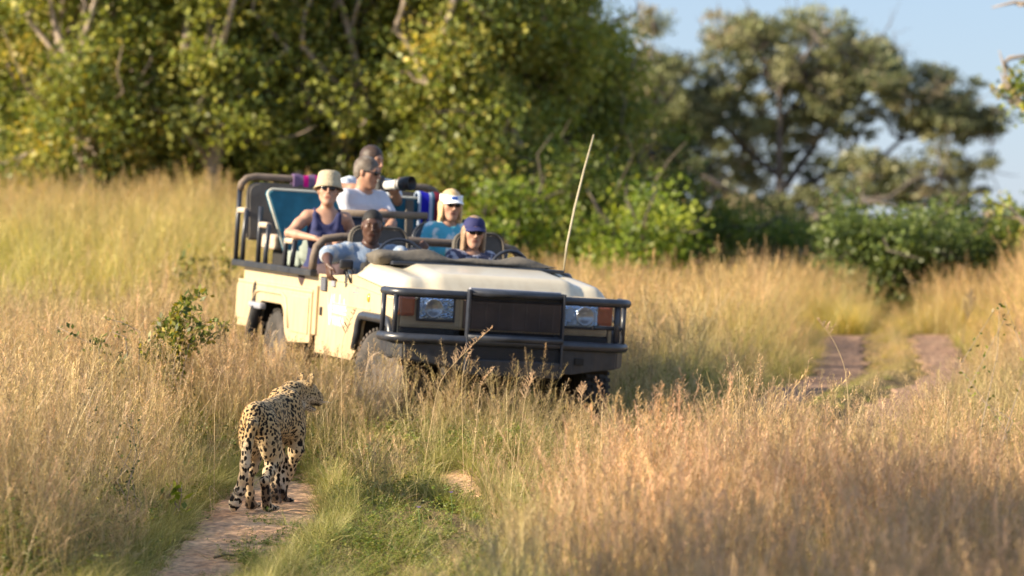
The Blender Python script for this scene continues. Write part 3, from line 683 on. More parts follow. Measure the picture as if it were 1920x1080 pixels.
# ------------------------------------------------------------------ small plants
def sprig(name, label, base, stems, seed, pal, ls=.04, per=26, cat='shrub', group=None, thick=.006, spread=.05):
    r = np.random.default_rng(seed); base = np.asarray(base, float); root = tag(empty(name, base), label, cat, group)
    mb = MB(); V, F, C = [], [], []
    p = PAL[pal]; pc = [x[0] for x in p]
    for st in stems:
        P = np.asarray(st, float) - base
        if len(P) == 2: P = wiggle(P[0], P[1], r, 5, .06)
        mb.tube([tuple(q) for q in P], list(np.linspace(thick, thick * .3, len(P))), n=5)
        t = np.linspace(0, 1, len(P))
        for j in range(per):
            s = r.uniform(.25, 1.02); q = np.array([np.interp(s, t, P[:, m]) for m in range(3)]) + r.normal(0, spread * .4, 3)
            add_leaf(V, F, C, q, r.normal(size=3) + [0, 0, .4], ls * r.uniform(.6, 1.2), ls * .5, pc[r.integers(len(pc))] * r.uniform(.8, 1.3), r)
    mb.build('stem', bark_m, root, smooth=True, recalc=False)
    o = mesh_np('foliage', V, np.array(F), crown_m, root); col_attr(o, C)
    return root
def pts(L, D): return [PX(x, y, D) for x, y in L]
def gbase(x, D): X = (x - 960) / FPX * D; return A_([X, D, float(T(X, D)) - .02])
b0 = gbase(310, 25.0)
r_ = np.random.default_rng(5)
tips = [(300, 600), (330, 585), (370, 600), (400, 603), (435, 608), (350, 560), (385, 545), (300, 625), (280, 640), (330, 640), (395, 630), (265, 650), (365, 585), (310, 660), (345, 575), (330, 610)]
sprig('green_shrub', 'bright leafy green shrub with a long side branch left of the rear wheel', b0, [[b0, PX(310 + (x - 310) * .35, y + 38, 25.0 + r_.uniform(-.2, .2)), PX(x, y, 25.0 + r_.uniform(-.3, .3))] for x, y in tips], 31, 'green', .062, 70, 'shrub', 'leafy plants in the grass left of the vehicle')
b1 = gbase(195, 24.6)
sprig('green_shrub', 'small blue green sprig with round leaves at the far left', b1, [[b1, PX(185, 650, 24.6), PX(150, 635, 24.6), PX(105, 612, 24.6)], [b1, PX(190, 655, 24.6), PX(190, 638, 24.6)], [b1, PX(225, 665, 24.5)]], 32, 'dark', .06, 26, 'shrub', 'leafy plants in the grass left of the vehicle', spread=.06)
b2 = gbase(255, 24.9)
sprig('green_shrub', 'thin twiggy branch arching left of the bright green shrub', b2, [[b2, PX(262, 622, 24.9), PX(230, 605, 24.9), PX(190, 595, 24.9)], [b2, PX(235, 632, 24.8), PX(210, 622, 24.8)]], 33, 'green', .04, 16, 'shrub', 'leafy plants in the grass left of the vehicle')
b3 = gbase(395, 36)
sprig('green_shrub', 'dull dark bush in the grass just left of the rear rail', b3, [[b3, PX(395 + k * 12, 478 + (k % 3) * 12, 36)] for k in range(-4, 5)] + [[b3, PX(325 + 8 * k, 490 + 5 * k, 36)] for k in range(3)], 34, 'olive', .10, 40, 'shrub', 'leafy plants in the grass left of the vehicle', .012, .16)
for (x, yb, yt, D, sd, lb) in ((330, 925, 900, 20.9, 35, 'small weed with broad green leaves beside the left rut edge'), (845, 605, 560, 44, 36, 'green tuft right of the vehicle in the golden grass')):
    b = gbase(x, D)
    if sd == 36: b = gbase(1360, D); x = 1360
    sprig('green_weed', lb, b, [[b, PX(x + dx, yt + abs(dx), D)] for dx in (-9, 0, 9)], sd, 'bright', .075 if sd == 35 else .12, 9, 'weed')
for (x, yt, D, sd, lb) in ((1880, 560, 18.5, 37, 'tall leafy green weed near the right edge'), (240, 770, 20.0, 38, 'slender dark seeded weed left of the leopard'), (170, 720, 20.8, 39, 'weed with black seed heads at the left')):
    b = gbase(x, D); sprig('tall_weed', lb, b, [[b, PX(x + dx, yt + abs(dx) * 1.4, D)] for dx in (-16, -5, 4, 14)], sd, 'bright' if sd == 37 else 'dark', .03, 20, 'weed', None, .004, .03)
# long single stalks that stand up in front of the vehicle and the sky of grass
straw_m = mat('straw_stalk', (.60, .44, .24), .7, var=.15)
pink_m = mat('seed_head', (.60, .40, .24), .8, var=.15)
def stalk(label, x0, D, path, plume, seed, kind='feather'):
    r = np.random.default_rng(seed); b = gbase(x0, D); root = tag(empty('grass_stalk', b), label, 'grass stalk', 'long grass stalks standing above the field')
    P = np.array([b] + [PX(x, y, D) for x, y in path]); 
    t = np.linspace(0, 1, len(P)); tt = np.linspace(0, 1, 14); P = np.stack([np.interp(tt, t, P[:, m]) for m in range(3)], -1) - b
    P[1:-1] = (P[:-2] + P[1:-1] * 2 + P[2:]) / 4
    mb = MB(); mb.tube([tuple(p) for p in P], list(np.linspace(.0019, .0009, len(P))), n=4, cap=False); mb.build('stem', straw_m, root, recalc=False)
    V, F, C = [], [], []
    for j in range(int(130 * plume)):
        s = 1 - plume * r.random(); q = np.array([np.interp(s, tt, P[:, m]) for m in range(3)])
        sd_ = 1 if j % 2 else -1; k = (1 - s) / plume
        if kind == 'feather': d = A_([sd_ * r.uniform(.3, 1.), r.normal(0, .5), r.uniform(.8, 1.4)]); l = (.012 + .05 * k) * r.uniform(.5, 1.2)
        else: d = r.normal(size=3) * A_([1, 1, .3]) + [0, 0, .5]; l = .012
        d /= np.linalg.norm(d); q1 = q + d * l
        s2 = np.cross(d, [0, 1., 0]); s2 /= np.linalg.norm(s2) + 1e-6; bb = len(V)
        V += [q - s2 * .0007, q + s2 * .0007, q1 + s2 * .0014, q1 - s2 * .0014]; F.append((bb, bb + 1, bb + 2, bb + 3))
        for m in range(2): add_leaf(V, F, C, q1 - d * .012 * m, d + r.normal(0, .4, 3), .011, .004, DRY, r)
    if V: tag(mesh_np('seed_head', V, np.array(F), pink_m, root), kind='stuff')
stalk('feathery seed plume leaning right in front of the black bumper', 790, 23.6, [(820, 720), (848, 685), (885, 648), (925, 612)], .5, 1)
stalk('thin dark stalk leaning in front of the cream door', 640, 24.0, [(640, 640), (668, 575)], .4, 4)
stalk('upright stalk with a bottle brush head before the black bumper', 870, 23.4, [(865, 720), (872, 680), (885, 655)], .3, 5, 'brush')
stalk('stalk with side seeds right of the bumper corner', 1085, 22.9, [(1090, 745), (1094, 718)], .5, 7)
stalk('stalk curling left at the edge of the far road', 1600, 19.5, [(1590, 700), (1565, 640), (1535, 600)], .25, 8)
stalk('very long faint stalk rising before the far road', 1760, 15, [(1780, 740), (1805, 640), (1822, 545)], .2, 9)
stalk('thick reddish plume left of the green seed stems', 880, 22.8, [(900, 720), (925, 690)], .7, 10, 'brush')
stalk('stalk with open seeds near the picture centre', 960, 22.4, [(985, 740), (1000, 700)], .5, 11)
stalk('pale bent stalk beside the leopard tail', 400, 21.0, [(390, 905), (415, 935), (435, 948)], .02, 12)
stalk('long dry stalk curving at the left edge', 80, 19.6, [(60, 820), (20, 790), (-20, 770)], .1, 13)
stalk('tall pale stem left of the leopard', 400, 21.6, [(402, 760), (415, 690)], .12, 14)
# dead twig lying in the rut and two small purple flowers
tw = PX(400, 1030, 19.6); tw[2] = soil(tw) + .03
mb = MB(); mb.tube([(0, 0, 0), (.06, .05, .012), (.13, .07, .004), (.2, .12, .012)], [.008, .007, .006, .003], n=6); mb.tube([(.06, .05, .012), (.02, .11, .02)], [.005, .002], n=5); mb.tube([(.13, .07, .004), (.17, .05, .02)], [.004, .002], n=5)
o = mb.build('dead_twig', barkd_m); o.location = tw; tag(o, 'dark dead twig lying in the dirt rut', 'twig')
pur_m = mat('purple_petals', (.30, .18, .62), .6)
for (x, y, D, lb) in ((784, 953, 19.6, 'larger purple flower in the green strip'), (845, 925, 20.4, 'tiny purple flower above the larger one')):
    p = PX(x, y, D); zb = soil(p); root = tag(empty('purple_flower', (p[0], p[1], zb)), lb, 'flower', 'purple flowers in the green strip')
    h = max(p[2] - zb, .05); mb = MB(); mb.tube([(0, 0, 0), (.01, 0, h * .6), (0, 0, h)], .0018, n=5); mb.build('stem', mat('green_stem', (.12, .2, .05)), root, smooth=True)
    for k in range(7):
        a = 6.28 * k / 7; V, F = [(0, 0, h), (.008 * math.cos(a - .4), .008 * math.sin(a - .4), h + .004), (.018 * math.cos(a), .018 * math.sin(a), h + .009), (.008 * math.cos(a + .4), .008 * math.sin(a + .4), h + .004)], [(0, 1, 2, 3)]
        mesh_np('petal', V, np.array(F), pur_m, root)

# ================================================================== safari vehicle
# vehicle frame: x forward from the front axle, y to its left, z up from the ground under it
hx = Vector((VH[0] * math.cos(VPITCH), VH[1] * math.cos(VPITCH), -math.sin(VPITCH)))
lx = Vector((VL[0] * math.cos(VROLL), VL[1] * math.cos(VROLL), -math.sin(VROLL))); lx = (lx - hx * lx.dot(hx)).normalized()
ux = hx.cross(lx)
VM = Matrix(((hx.x, lx.x, ux.x, VO[0]), (hx.y, lx.y, ux.y, VO[1]), (hx.z, lx.z, ux.z, VZ), (0, 0, 0, 1)))
cream = mat('cream_paint', (.60, .475, .29), .38, var=.05, scale=3, col2=(.50, .38, .23), mixscale=2.2, thr=(.56, .8), coat=.25, spec=.5)
hoodp = mat('hood_paint', (.66, .585, .44), .30, var=.04, scale=2, col2=(.54, .45, .33), mixscale=3, thr=(.55, .8), coat=.35)
blackm = mat('black_powder_coat', (.022, .024, .030), .42, var=.3, scale=20, col2=(.07, .06, .05), mixscale=5, thr=(.55, .85), spec=.5)
blackt = mat('black_tube', (.030, .034, .046), .35, var=.3, scale=12, spec=.6)
rubber = mat('dusty_rubber', (.045, .040, .036), .85, var=.3, scale=14, col2=(.15, .12, .10), mixscale=4, thr=(.42, .75), bump=.4, bscale=40)
rubd = mat('tyre_rubber', (.03, .03, .032), .8, var=.3, scale=14, bump=.4, bscale=40)
rimm = mat('dusty_rim', (.27, .215, .17), .7, var=.25, scale=14, col2=(.15, .11, .085), mixscale=12)
darkin = mat('dark_underbody', (.018, .016, .015), .8)
padm = mat('padded_brown', (.165, .125, .095), .75, var=.2, scale=12, bump=.3)
tanm = mat('tan_armrest', (.56, .44, .33), .7, var=.12)
canvas = mat('grey_khaki_canvas', (.115, .10, .08), .9, var=.15, scale=15, bump=.6, bscale=25)
teal = mat('teal_canvas', (.014, .125, .205), .85, var=.22, scale=9, bump=.35, bscale=18)
tealg = mat('grey_green_canvas', (.26, .30, .26), .9, var=.2, scale=9, bump=.4, bscale=16)
seatg = mat('grey_seat_cloth', (.10, .09, .08), .9, var=.2, bump=.3)
glassm = bpy.data.materials.new('lamp_glass'); glassm.use_nodes = True
_b = glassm.node_tree.nodes['Principled BSDF']; _b.inputs['Base Color'].default_value = (.45, .64, .95, 1); _b.inputs['Roughness'].default_value = .08; _b.inputs['Metallic'].default_value = .85
_n = glassm.node_tree.nodes.new('ShaderNodeTexVoronoi'); _n.inputs['Scale'].default_value = 70
_t = glassm.node_tree.nodes.new('ShaderNodeTexCoord'); glassm.node_tree.links.new(_t.outputs['Object'], _n.inputs['Vector'])
_p = glassm.node_tree.nodes.new('ShaderNodeBump'); _p.inputs['Strength'].default_value = .35; _p.inputs['Distance'].default_value = .02
glassm.node_tree.links.new(_n.outputs['Distance'], _p.inputs['Height']); glassm.node_tree.links.new(_p.outputs[0], _b.inputs['Normal'])
orange = mat('orange_lens', (.45, .11, .035), .25, var=.15, scale=30, coat=.6)
amber = mat('amber_lens', (.75, .38, .05), .25, coat=.5)
grillem = mat('dusty_grille', (.11, .072, .052), .75, var=.3, scale=25, col2=(.17, .11, .08), mixscale=6)
whitel = mat('white_lettering', (.86, .84, .80), .6)
greyl = mat('grey_lettering', (.30, .31, .36), .4)

def dusty(m, z0, z1, col, amt):
    """road dust that gets thicker towards the sills, broken up by noise"""
    N = m.node_tree.nodes; L = m.node_tree.links; b = N['Principled BSDF']; src = b.inputs['Base Color'].links[0].from_socket
    tc = N.new('ShaderNodeTexCoord'); sp = N.new('ShaderNodeSeparateXYZ'); L.new(tc.outputs['Object'], sp.inputs[0])
    mr = N.new('ShaderNodeMapRange'); L.new(sp.outputs[2], mr.inputs[0]); mr.inputs[1].default_value = z0; mr.inputs[2].default_value = z1; mr.inputs[3].default_value = amt; mr.inputs[4].default_value = .05
    mp = N.new('ShaderNodeMapping'); mp.inputs['Scale'].default_value = (7, 7, 1.6); L.new(tc.outputs['Object'], mp.inputs[0])
    n = N.new('ShaderNodeTexNoise'); n.inputs['Scale'].default_value = 2.2; n.inputs['Detail'].default_value = 8; L.new(mp.outputs[0], n.inputs['Vector'])
    r = N.new('ShaderNodeMapRange'); L.new(n.outputs['Fac'], r.inputs[0]); r.inputs[1].default_value = .42; r.inputs[2].default_value = .66
    m1 = N.new('ShaderNodeMath'); m1.operation = 'MULTIPLY'; L.new(r.outputs[0], m1.inputs[0]); L.new(mr.outputs[0], m1.inputs[1])
    mx = N.new('ShaderNodeMix'); mx.data_type = 'RGBA'; L.new(m1.outputs[0], mx.inputs[0]); L.new(src, mx.inputs[6]); mx.inputs[7].default_value = (*col, 1); L.new(mx.outputs[2], b.inputs['Base Color'])
    rr = N.new('ShaderNodeMapRange'); L.new(m1.outputs[0], rr.inputs[0]); rr.inputs[3].default_value = b.inputs['Roughness'].default_value; rr.inputs[4].default_value = .85; L.new(rr.outputs[0], b.inputs['Roughness'])
dusty(cream, .5, 1.15, (.36, .25, .16), .75); dusty(hoodp, .9, 1.25, (.44, .34, .23), .5); dusty(blackm, .45, .75, (.10, .075, .055), .6)
car = tag(empty('safari_vehicle', mat=VM), 'open cream safari vehicle with black bull bar and tiered seats', 'off-road vehicle')
def P(mb, name, m, smooth=None, parent=None): return mb.build(name, m, parent or car, smooth)
YS = -.86
# --- bonnet: a lofted sheet with a raised middle and rounded shoulders
def bonnet_z(x, y):
    a = abs(y)
    z = 1.235 - .085 * (x + .5) / 1.05 - .02 * max(0, (x - .1)) ** 2 * 2
    z += .035 * (1 - float(sstep(.50, .60, a))) + .012 * (1 - (a / .9) ** 2)
    z -= .10 * float(sstep(.74, .87, a)) ** 1.3 + .012 * math.exp(-((a - .63) / .035) ** 2)
    z -= .13 * float(sstep(.44, .60, x)) ** 1.5
    return z
xs = [-.5 + 1.1 * (1 - (1 - i / 26) ** 1.3) for i in range(27)]; ysn = [-.87 + 1.74 * j / 48 for j in range(49)]
V, F = [], []
for k, dz in enumerate((0, -.02)):
    for x in xs:
        for y in ysn: V.append((x, y, bonnet_z(x, y) + dz))
n1 = len(ysn); n0 = len(xs); I = np.arange(n0 * n1).reshape(n0, n1)
q = np.stack([I[:-1, :-1], I[1:, :-1], I[1:, 1:], I[:-1, 1:]], -1).reshape(-1, 4)
bd = np.concatenate([I[0, :], I[1:, -1], I[-1, ::-1][1:], I[::-1, 0][1:]]); rim_ = np.stack([bd[:-1], bd[1:], bd[1:] + n0 * n1, bd[:-1] + n0 * n1], 1)
bon = mesh_np('bonnet', V, np.concatenate([q, q[:, ::-1] + n0 * n1, rim_]), hoodp, car, smooth=True)
# --- front face behind the bull bar
mb = MB(); mb.box((.50, 0, .93), (.16, 1.66, .30), bev=.03); P(mb, 'front_panel', cream)
mb = MB(); mb.box((.595, .05, .92), (.03, .78, .25), bev=.01)
for k in range(9): mb.box((.615, .05, .825 + k * .024), (.016, .74, .009))
for k in range(7): mb.box((.613, -.27 + k * .107, .92), (.014, .012, .22))
P(mb, 'grille', grillem)
for s in (-1, 1):
    o = MB().box((.592, .02 + s * .575, .935), (.05, .27, .17), bev=.02).build('headlight', glassm, car, smooth=False)
    MB().box((.595, .02 + s * .575, .935), (.03, .30, .20), bev=.01).build('surround', blackm, o)
    MB().box((.570, s * .785, .945), (.09, .13, .155), bev=.025).build('indicator', orange, car, smooth=False)
    MB().lathe([(.001, .004), (.045, .008), (.066, .022), (.070, .022), (.070, .0)], 22, Matrix.Translation((.615, .02 + s * .60, .935)) @ Matrix.Rotation(R(90), 4, 'Y')).build('reflector', mat('reflector', (.55, .6, .68), .2, .7), o)
# --- side skins with their wheel arches (right and left)
def archpts(cx, w, top, bot, n=5, r=.13):
    """outline of a squared wheel arch going from its rear foot to its front foot"""
    o = [(cx - w - .06, bot)]
    o += [(cx - w + r + math.cos(R(180 - 90 * i / n)) * r, top - r + math.sin(R(180 - 90 * i / n)) * r) for i in range(n + 1)]
    o += [(cx + w - r + math.cos(R(90 - 90 * i / n)) * r, top - r + math.sin(R(90 - 90 * i / n)) * r) for i in range(n + 1)]
    return o + [(cx + w + .06, bot)]
AX, RX = .10, -2.98
for s in (-1, 1):
    yo, yi = s * .86, s * .835
    pl = [(.58, 1.02), (.58, .70)] + archpts(AX, .44, .81, .58)[::-1] + [(-.58, .46), (-1.66, .46), (-1.66, 1.095), (-1.2, 1.10), (-.5, 1.135), (0, 1.105), (.4, 1.06)]
    sk = MB().prism(pl, min(yo, yi), max(yo, yi), bev=.006).build('front_side_panel', cream, car)
    # tub: narrower above the ledge, wider below it
    yo, yi = s * .90, s * .87
    pl = [(-1.70, .93), (-1.70, .53), (-2.36, .50)] + archpts(RX, .44, .80, .56)[::-1][:-1] + [(RX - .56, .56), (-4.16, .555), (-4.20, .62), (-4.20, .90), (-4.17, .93)]
    tb = MB().prism(pl, min(yo, yi), max(yo, yi), bev=.010).build('tub_side_panel', cream, car)
    MB().box((-2.935, s * .865, .945), (2.49, .065, .03), bev=.012).build('ledge', cream, tb)
    MB().box((-2.935, s * .835, 1.01), (2.47, .022, .15)).build('upper_rail_panel', cream, tb)
    # pressed panels standing a little proud
    MB().box((-2.02, s * .904, .745), (.56, .016, .30), bev=.007).build('pressed_panel', cream, tb)
    MB().tube([(RX - .62, s * .902, .80), (RX - .5, s * .904, .875), (RX - .38, s * .905, .89), (RX + .38, s * .905, .89), (RX + .5, s * .904, .86), (RX + .62, s * .902, .62)], .014, n=6).build('arch_swage', cream, tb)
    MB().box((-3.9, s * .902, .63), (.42, .012, .014), bev=.003).build('trim_line', cream, tb)
    # black arch flare in front
    a = archpts(AX, .45, .825, .56); 
    MB().tube([(x, s * .885, z) for x, z in a], .030, n=8, flat=1.2).build('wheel_arch_flare', blackt, car)
    # rear arch liner and front arch liner
    for c in (AX, RX):
        ap = archpts(c, .455, .83, .50); ap2 = [(c + (x - c) * 1.04, z + .02) for x, z in ap][::-1]
        MB().prism(ap + ap2, min(s * .40, s * .83), max(s * .40, s * .83)).build('wheel_arch_liner', darkin, car)
    MB().box((.05, s * .42, .74), (1.0, .03, .5)).build('inner_wing', darkin, car)
# shut line, door pillar, vent, latch, side lamp on the right; the same on the left
for s in (-1, 1):
    MB().box((-1.655, s * .872, .80), (.10, .022, .40), bev=.008).build('door_pillar', padm if False else cream, car)
    v = MB().box((-1.45, s * .866, 1.02), (.17, .016, .115), bev=.004).build('side_vent', blackm, car)
    mb = MB()
    for k in range(6): mb.box((-1.45, s * .877, .978 + k * .0165), (.155, .008, .006))
    mb.build('slats', greyl, v)
    MB().box((-1.17, s * .868, 1.035), (.10, .02, .055), bev=.008).build('latch', greyl, car)
    MB().box((-1.50, s * .868, .80), (.035, .02, .07), bev=.006).build('door_lock', blackm, car)
    MB().box((-.62, s * .862, .875), (1.05, .012, .012), bev=.003).build('swage_line', cream, car)
    MB().tube([(-1.63, s * .861, 1.055), (-.9, s * .862, 1.06), (-.2, s * .862, 1.03), (.5, s * .862, .985)], .006, n=6).build('body_crease', cream, car)
    MB().lathe([(.002, .012), (.018, .012), (.024, .004), (.026, 0)], 14, Matrix.Translation((-.16, s * .862, .965)) @ Matrix.Rotation(R(90) * (1 if s < 0 else -1), 4, 'X'), sy=1.4).build('side_indicator', amber, car)
# fuel cap recess and lamp bar at the back right corner
MB().lathe([(.001, .01), (.045, .01), (.052, 0)], 16, Matrix.Translation((-3.55, -.902, .80)) @ Matrix.Rotation(R(90), 4, 'X'), sy=3.1).build('fuel_recess', darkin, car)
MB().box((-3.33, -.93, .76), (.42, .06, .055), bev=.02).build('step_bar', greyl, car)
MB().tube([(-3.33, -.93, .74), (-3.47, -.93, .55), (-3.50, -.92, .25)], .055, n=8, flat=.6).build('mud_flap_arm', rubd, car)
# --- lettering on the right side: a white bird mark and two lines of letters; a small grey badge
def stroke(mb, pts, w_, y=-.8605):
    for (x0, z0), (x1, z1) in zip(pts, pts[1:]):
        d = math.hypot(x1 - x0, z1 - z0); mb.box(((x0 + x1) / 2, y, (z0 + z1) / 2), (d + w_ * .5, .0025, w_), (0, -math.atan2(z1 - z0, x1 - x0), 0))
mb = MB(); ZL = .835; X0 = -1.36
mb.prism([(X0 - .01, ZL + .11), (X0 + .05, ZL + .02), (X0 + .085, ZL + .005), (X0 + .115, ZL + .05), (X0 + .15, ZL + .13), (X0 + .155, ZL + .05), (X0 + .14, ZL - .02), (X0 + .15, ZL - .075), (X0 + .12, ZL - .13), (X0 + .10, ZL - .135), (X0 + .085, ZL - .06), (X0 + .055, ZL - .0)], -.862, -.858)
mb.build('bird_emblem', whitel, car)
def letters(txt, x, z, size, y, m, name, shear=0, ext=.0015):
    cu = bpy.data.curves.new(name, 'FONT'); cu.body = txt; cu.size = size; cu.extrude = ext; cu.shear = shear
    o = bpy.data.objects.new(name, cu); COL.objects.link(o)
    dg = bpy.context.evaluated_depsgraph_get(); me = bpy.data.meshes.new_from_object(o.evaluated_get(dg)); bpy.data.objects.remove(o)
    me.transform(Matrix.Translation((x, y, z)) @ Matrix.Rotation(R(90), 4, 'X')); me.materials.clear(); me.materials.append(m)
    return link(bpy.data.objects.new(name, me), car)
mb = MB(); r = np.random.default_rng(4)
# hand-drawn strokes in the rhythm of the photographed words
x = X0 + .20
for hgt in (.12, .05, .05, .05, .12, .05, .05, .09, .05):
    stroke(mb, [(x, ZL - .005), (x + .012, ZL - .005 + hgt)], .017); stroke(mb, [(x, ZL - .002), (x + .04, ZL + .002)], .017); stroke(mb, [(x + .01, ZL + .04), (x + .04, ZL + .035)], .015); x += .042
stroke(mb, [(X0 + .19, ZL - .022), (X0 + .58, ZL - .03)], .012); mb.build('script_lettering', whitel, car)
mb = MB(); x = X0 + .20
for g in ('V', 'I', 'I', 'K', 'A'):
    if g == 'V': stroke(mb, [(x, ZL - .06), (x + .03, ZL - .125), (x + .06, ZL - .06)], .016); x += .085
    elif g == 'I': stroke(mb, [(x, ZL - .06), (x, ZL - .125)], .017); x += .045
    elif g == 'K': stroke(mb, [(x, ZL - .06), (x, ZL - .125)], .017); stroke(mb, [(x + .05, ZL - .06), (x + .01, ZL - .092), (x + .05, ZL - .125)], .015); x += .085
    else: stroke(mb, [(x, ZL - .125), (x + .03, ZL - .06), (x + .06, ZL - .125)], .016); stroke(mb, [(x + .01, ZL - .105), (x + .05, ZL - .105)], .012)
mb.build('capital_lettering', whitel, car)
mb = MB(); xb = -.62
for k, (a, b) in enumerate([(.0, .022), (.0, .022), (0, .05), (0, .055), (.0, .05), (0, .04)]):
    stroke(mb, [(xb + k * .034, .985 + a), (xb + k * .034 + .014, .985 + b)], .010); stroke(mb, [(xb + k * .034, .985 + a), (xb + k * .034 + .026, .988 + a)], .008)
    if k > 1: stroke(mb, [(xb + k * .034 + .01, .985 + b), (xb + k * .034 + .032, .985 + b * .8)], .008)
mb.build('fender_badge', greyl, car)
# --- floor, bulkheads, dash, chassis
mb = MB(); mb.box((-2.9, 0, .60), (2.55, 1.66, .03)); mb.box((-1.1, 0, .50), (1.1, 1.64, .03)); P(mb, 'floor', darkin)
mb = MB(); mb.box((-4.17, 0, .79), (.03, 1.66, .45), bev=.008); P(mb, 'tailgate', cream)
mb = MB(); mb.box((-.52, 0, .82), (.04, 1.66, .72)); mb.box((-.60, 0, 1.16), (.22, 1.60, .14), bev=.04); P(mb, 'dashboard', darkin)
mb = MB()
for s in (-1, 1): mb.box((-1.8, s * .40, .50), (4.9, .08, .13))
for x in (-.5, -1.7, -3.4): mb.box((x, 0, .50), (.08, .8, .08))
P(mb, 'chassis', darkin)
for x in (AX, RX): 
    mb = MB(); mb.tube([(x, -.62, .40), (x, .62, .40)], .05, n=10); mb.lathe([(.02, -.12), (.11, -.08), (.14, 0), (.11, .08), (.02, .12)], 14, Matrix.Translation((x, .12, .40)) @ Matrix.Rotation(R(90), 4, 'Y')); P(mb, 'axle', darkin)
mb = MB(); mb.box((-1.15, -.62, .56), (.5, .34, .18), bev=.03); P(mb, 'fuel_tank', darkin)
# --- wheels
def wheel(x, y, steer, dusty):
    w0 = bpy.data.objects.new('wheel', None); link(w0, car); w0.location = (x, y, .372); w0.scale = (.92, 1, .92); w0.rotation_euler = (0, 0, steer)
    s = -1 if y < 0 else 1; Mx = Matrix.Rotation(R(90), 4, 'X')
    W = .125; prof = [(.205, -W * .8), (.25, -W), (.36, -W), (.392, -W * .82), (.402, -W * .5), (.404, 0), (.402, W * .5), (.392, W * .82), (.36, W), (.25, W), (.205, W * .8)]
    mb = MB(); mb.lathe(prof, 44, Mx)
    for k in range(44):
        a = 2 * math.pi * k / 44
        for j, yy in enumerate((-.085, -.03, .03, .085)):
            aa = a + (j % 2) * .07; mb.box((math.cos(aa) * .405, yy, math.sin(aa) * .405), (.022, .045, .030), (0, -aa, 0))
    mb.build('tyre', rubber if dusty else rubd, w0)
    mb = MB(); mb.lathe([(.02, -.03 * s), (.06, -.05 * s), (.085, -.035 * s), (.10, .0), (.155, .012 * s), (.185, -.01 * s), (.195, -.10 * s), (.215, -.105 * s), (.215, -.09 * s), (.20, .10 * s), (.05, .1 * s)], 30, Mx @ Matrix.Rotation(0, 4, 'Z'))
    rim = mb.build('rim', rimm, w0)
    for k in range(6):
        a = 2 * math.pi * k / 6; m = MB().lathe([(.001, .012), (.009, .012), (.010, -.005)], 8, Matrix.Translation((math.cos(a) * .072, -.045 * -s if s > 0 else -.05, math.sin(a) * .072)) @ Mx); m.build('wheel_nut', greyl, rim)
    for k in range(5):
        a = 2 * math.pi * (k + .5) / 5; m = MB().lathe([(.001, .004), (.022, .004), (.026, -.002)], 10, Matrix.Translation((math.cos(a) * .128, s * .012, math.sin(a) * .128)) @ (Mx if s < 0 else Matrix.Rotation(R(-90), 4, 'X'))); m.build('rim_hole', darkin, rim)
wheel(AX, -.735, R(14), True); wheel(AX, .735, R(13), False); wheel(RX, -.735, 0, True); wheel(RX, .735, 0, False)
# --- bull bar
XB = .80
def bumper_sec(y): return 0
mb = MB(); pl = [(XB + .03, -.86), (XB + .07, -.62), (XB + .09, -.45), (XB + .09, .45), (XB + .07, .62), (XB + .03, .82), (XB - .06, .90), (XB - .20, .92), (XB - .22, .86), (XB - .12, .78), (XB - .10, -.80), (XB - .22, -.90), (XB - .20, -.98), (XB - .06, -.955)]
b = bmesh.new(); A = []; Bv = []
for (x, y) in pl:
    t = min(abs(y) / .95, 1); zb = .475 + .075 * t ** 2 + (.02 if abs(y) > .6 else 0)
    A.append(b.verts.new((x, y, zb))); Bv.append(b.verts.new((x, y, .70)))
b.faces.new(A); b.faces.new(Bv[::-1])
for k in range(len(pl)): j = (k + 1) % len(pl); b.faces.new((A[j], A[k], Bv[k], Bv[j]))
bmesh.ops.recalc_face_normals(b, faces=b.faces[:]); bmesh.ops.bevel(b, geom=b.edges[:], offset=.012, segments=2, affect='EDGES'); mb.take(b)
bp_ = P(mb, 'bumper', blackm, False)
MB().box((XB + .098, .50, .60), (.015, .07, .05), bev=.005).build('socket', darkin, bp_)
bb = bpy.data.objects.new('bull_bar', None); link(bb, car)
MB().tube([(XB - .22, -.97, .715), (XB - .04, -.955, .715), (XB + .05, -.86, .715), (XB + .09, -.55, .715), (XB + .095, 0, .715), (XB + .09, .55, .715), (XB + .05, .80, .715), (XB - .04, .895, .715), (XB - .22, .91, .715)], .036, n=12).build('lower_tube', blackt, bb)
MB().tube([(XB - .26, -.95, 1.05), (XB - .04, -.94, 1.05), (XB + .03, -.87, 1.05), (XB + .05, -.5, 1.05), (XB + .05, 0, 1.05), (XB + .05, .5, 1.05), (XB + .03, .83, 1.05), (XB - .04, .905, 1.05), (XB - .26, .915, 1.05)], .032, n=12).build('upper_tube', blackt, bb)
for y, x in ((-.925, XB - .02), (.875, XB - .02), (.80, XB + .03), (-.965, XB - .20), (.90, XB - .20)):
    MB().tube([(x, y, .74), (x, y, 1.03)], .020, n=8).build('upright', blackt, bb)
MB().tube([(XB + .03, .62, .86), (XB - .02, .87, .86), (XB - .2, .90, .86)], .016, n=8).build('side_rail', blackt, bb)
YA, YB = -.40, .345
for y in (YA, YB):
    MB().box((XB + .105, y, .785), (.06, .018, .63), bev=.006).build('guard_plate', blackt, bb)
MB().tube([(XB + .10, YA, 1.075), (XB + .10, YB, 1.075)], .026, n=12).build('guard_top_tube', blackt, bb)
MB().box((XB + .06, (YA + YB) / 2, 1.098), (.05, YB - YA - .03, .028), bev=.006).build('guard_lip', greyl, bb)
MB().tube([(XB + .115, YA, .745), (XB + .115, YB, .745)], .030, n=12).build('guard_middle_tube', blackt, bb)
MB().box((XB + .10, (YA + YB) / 2, .525), (.05, YB - YA, .12), bev=.01).build('skid_plate', blackm, bb)
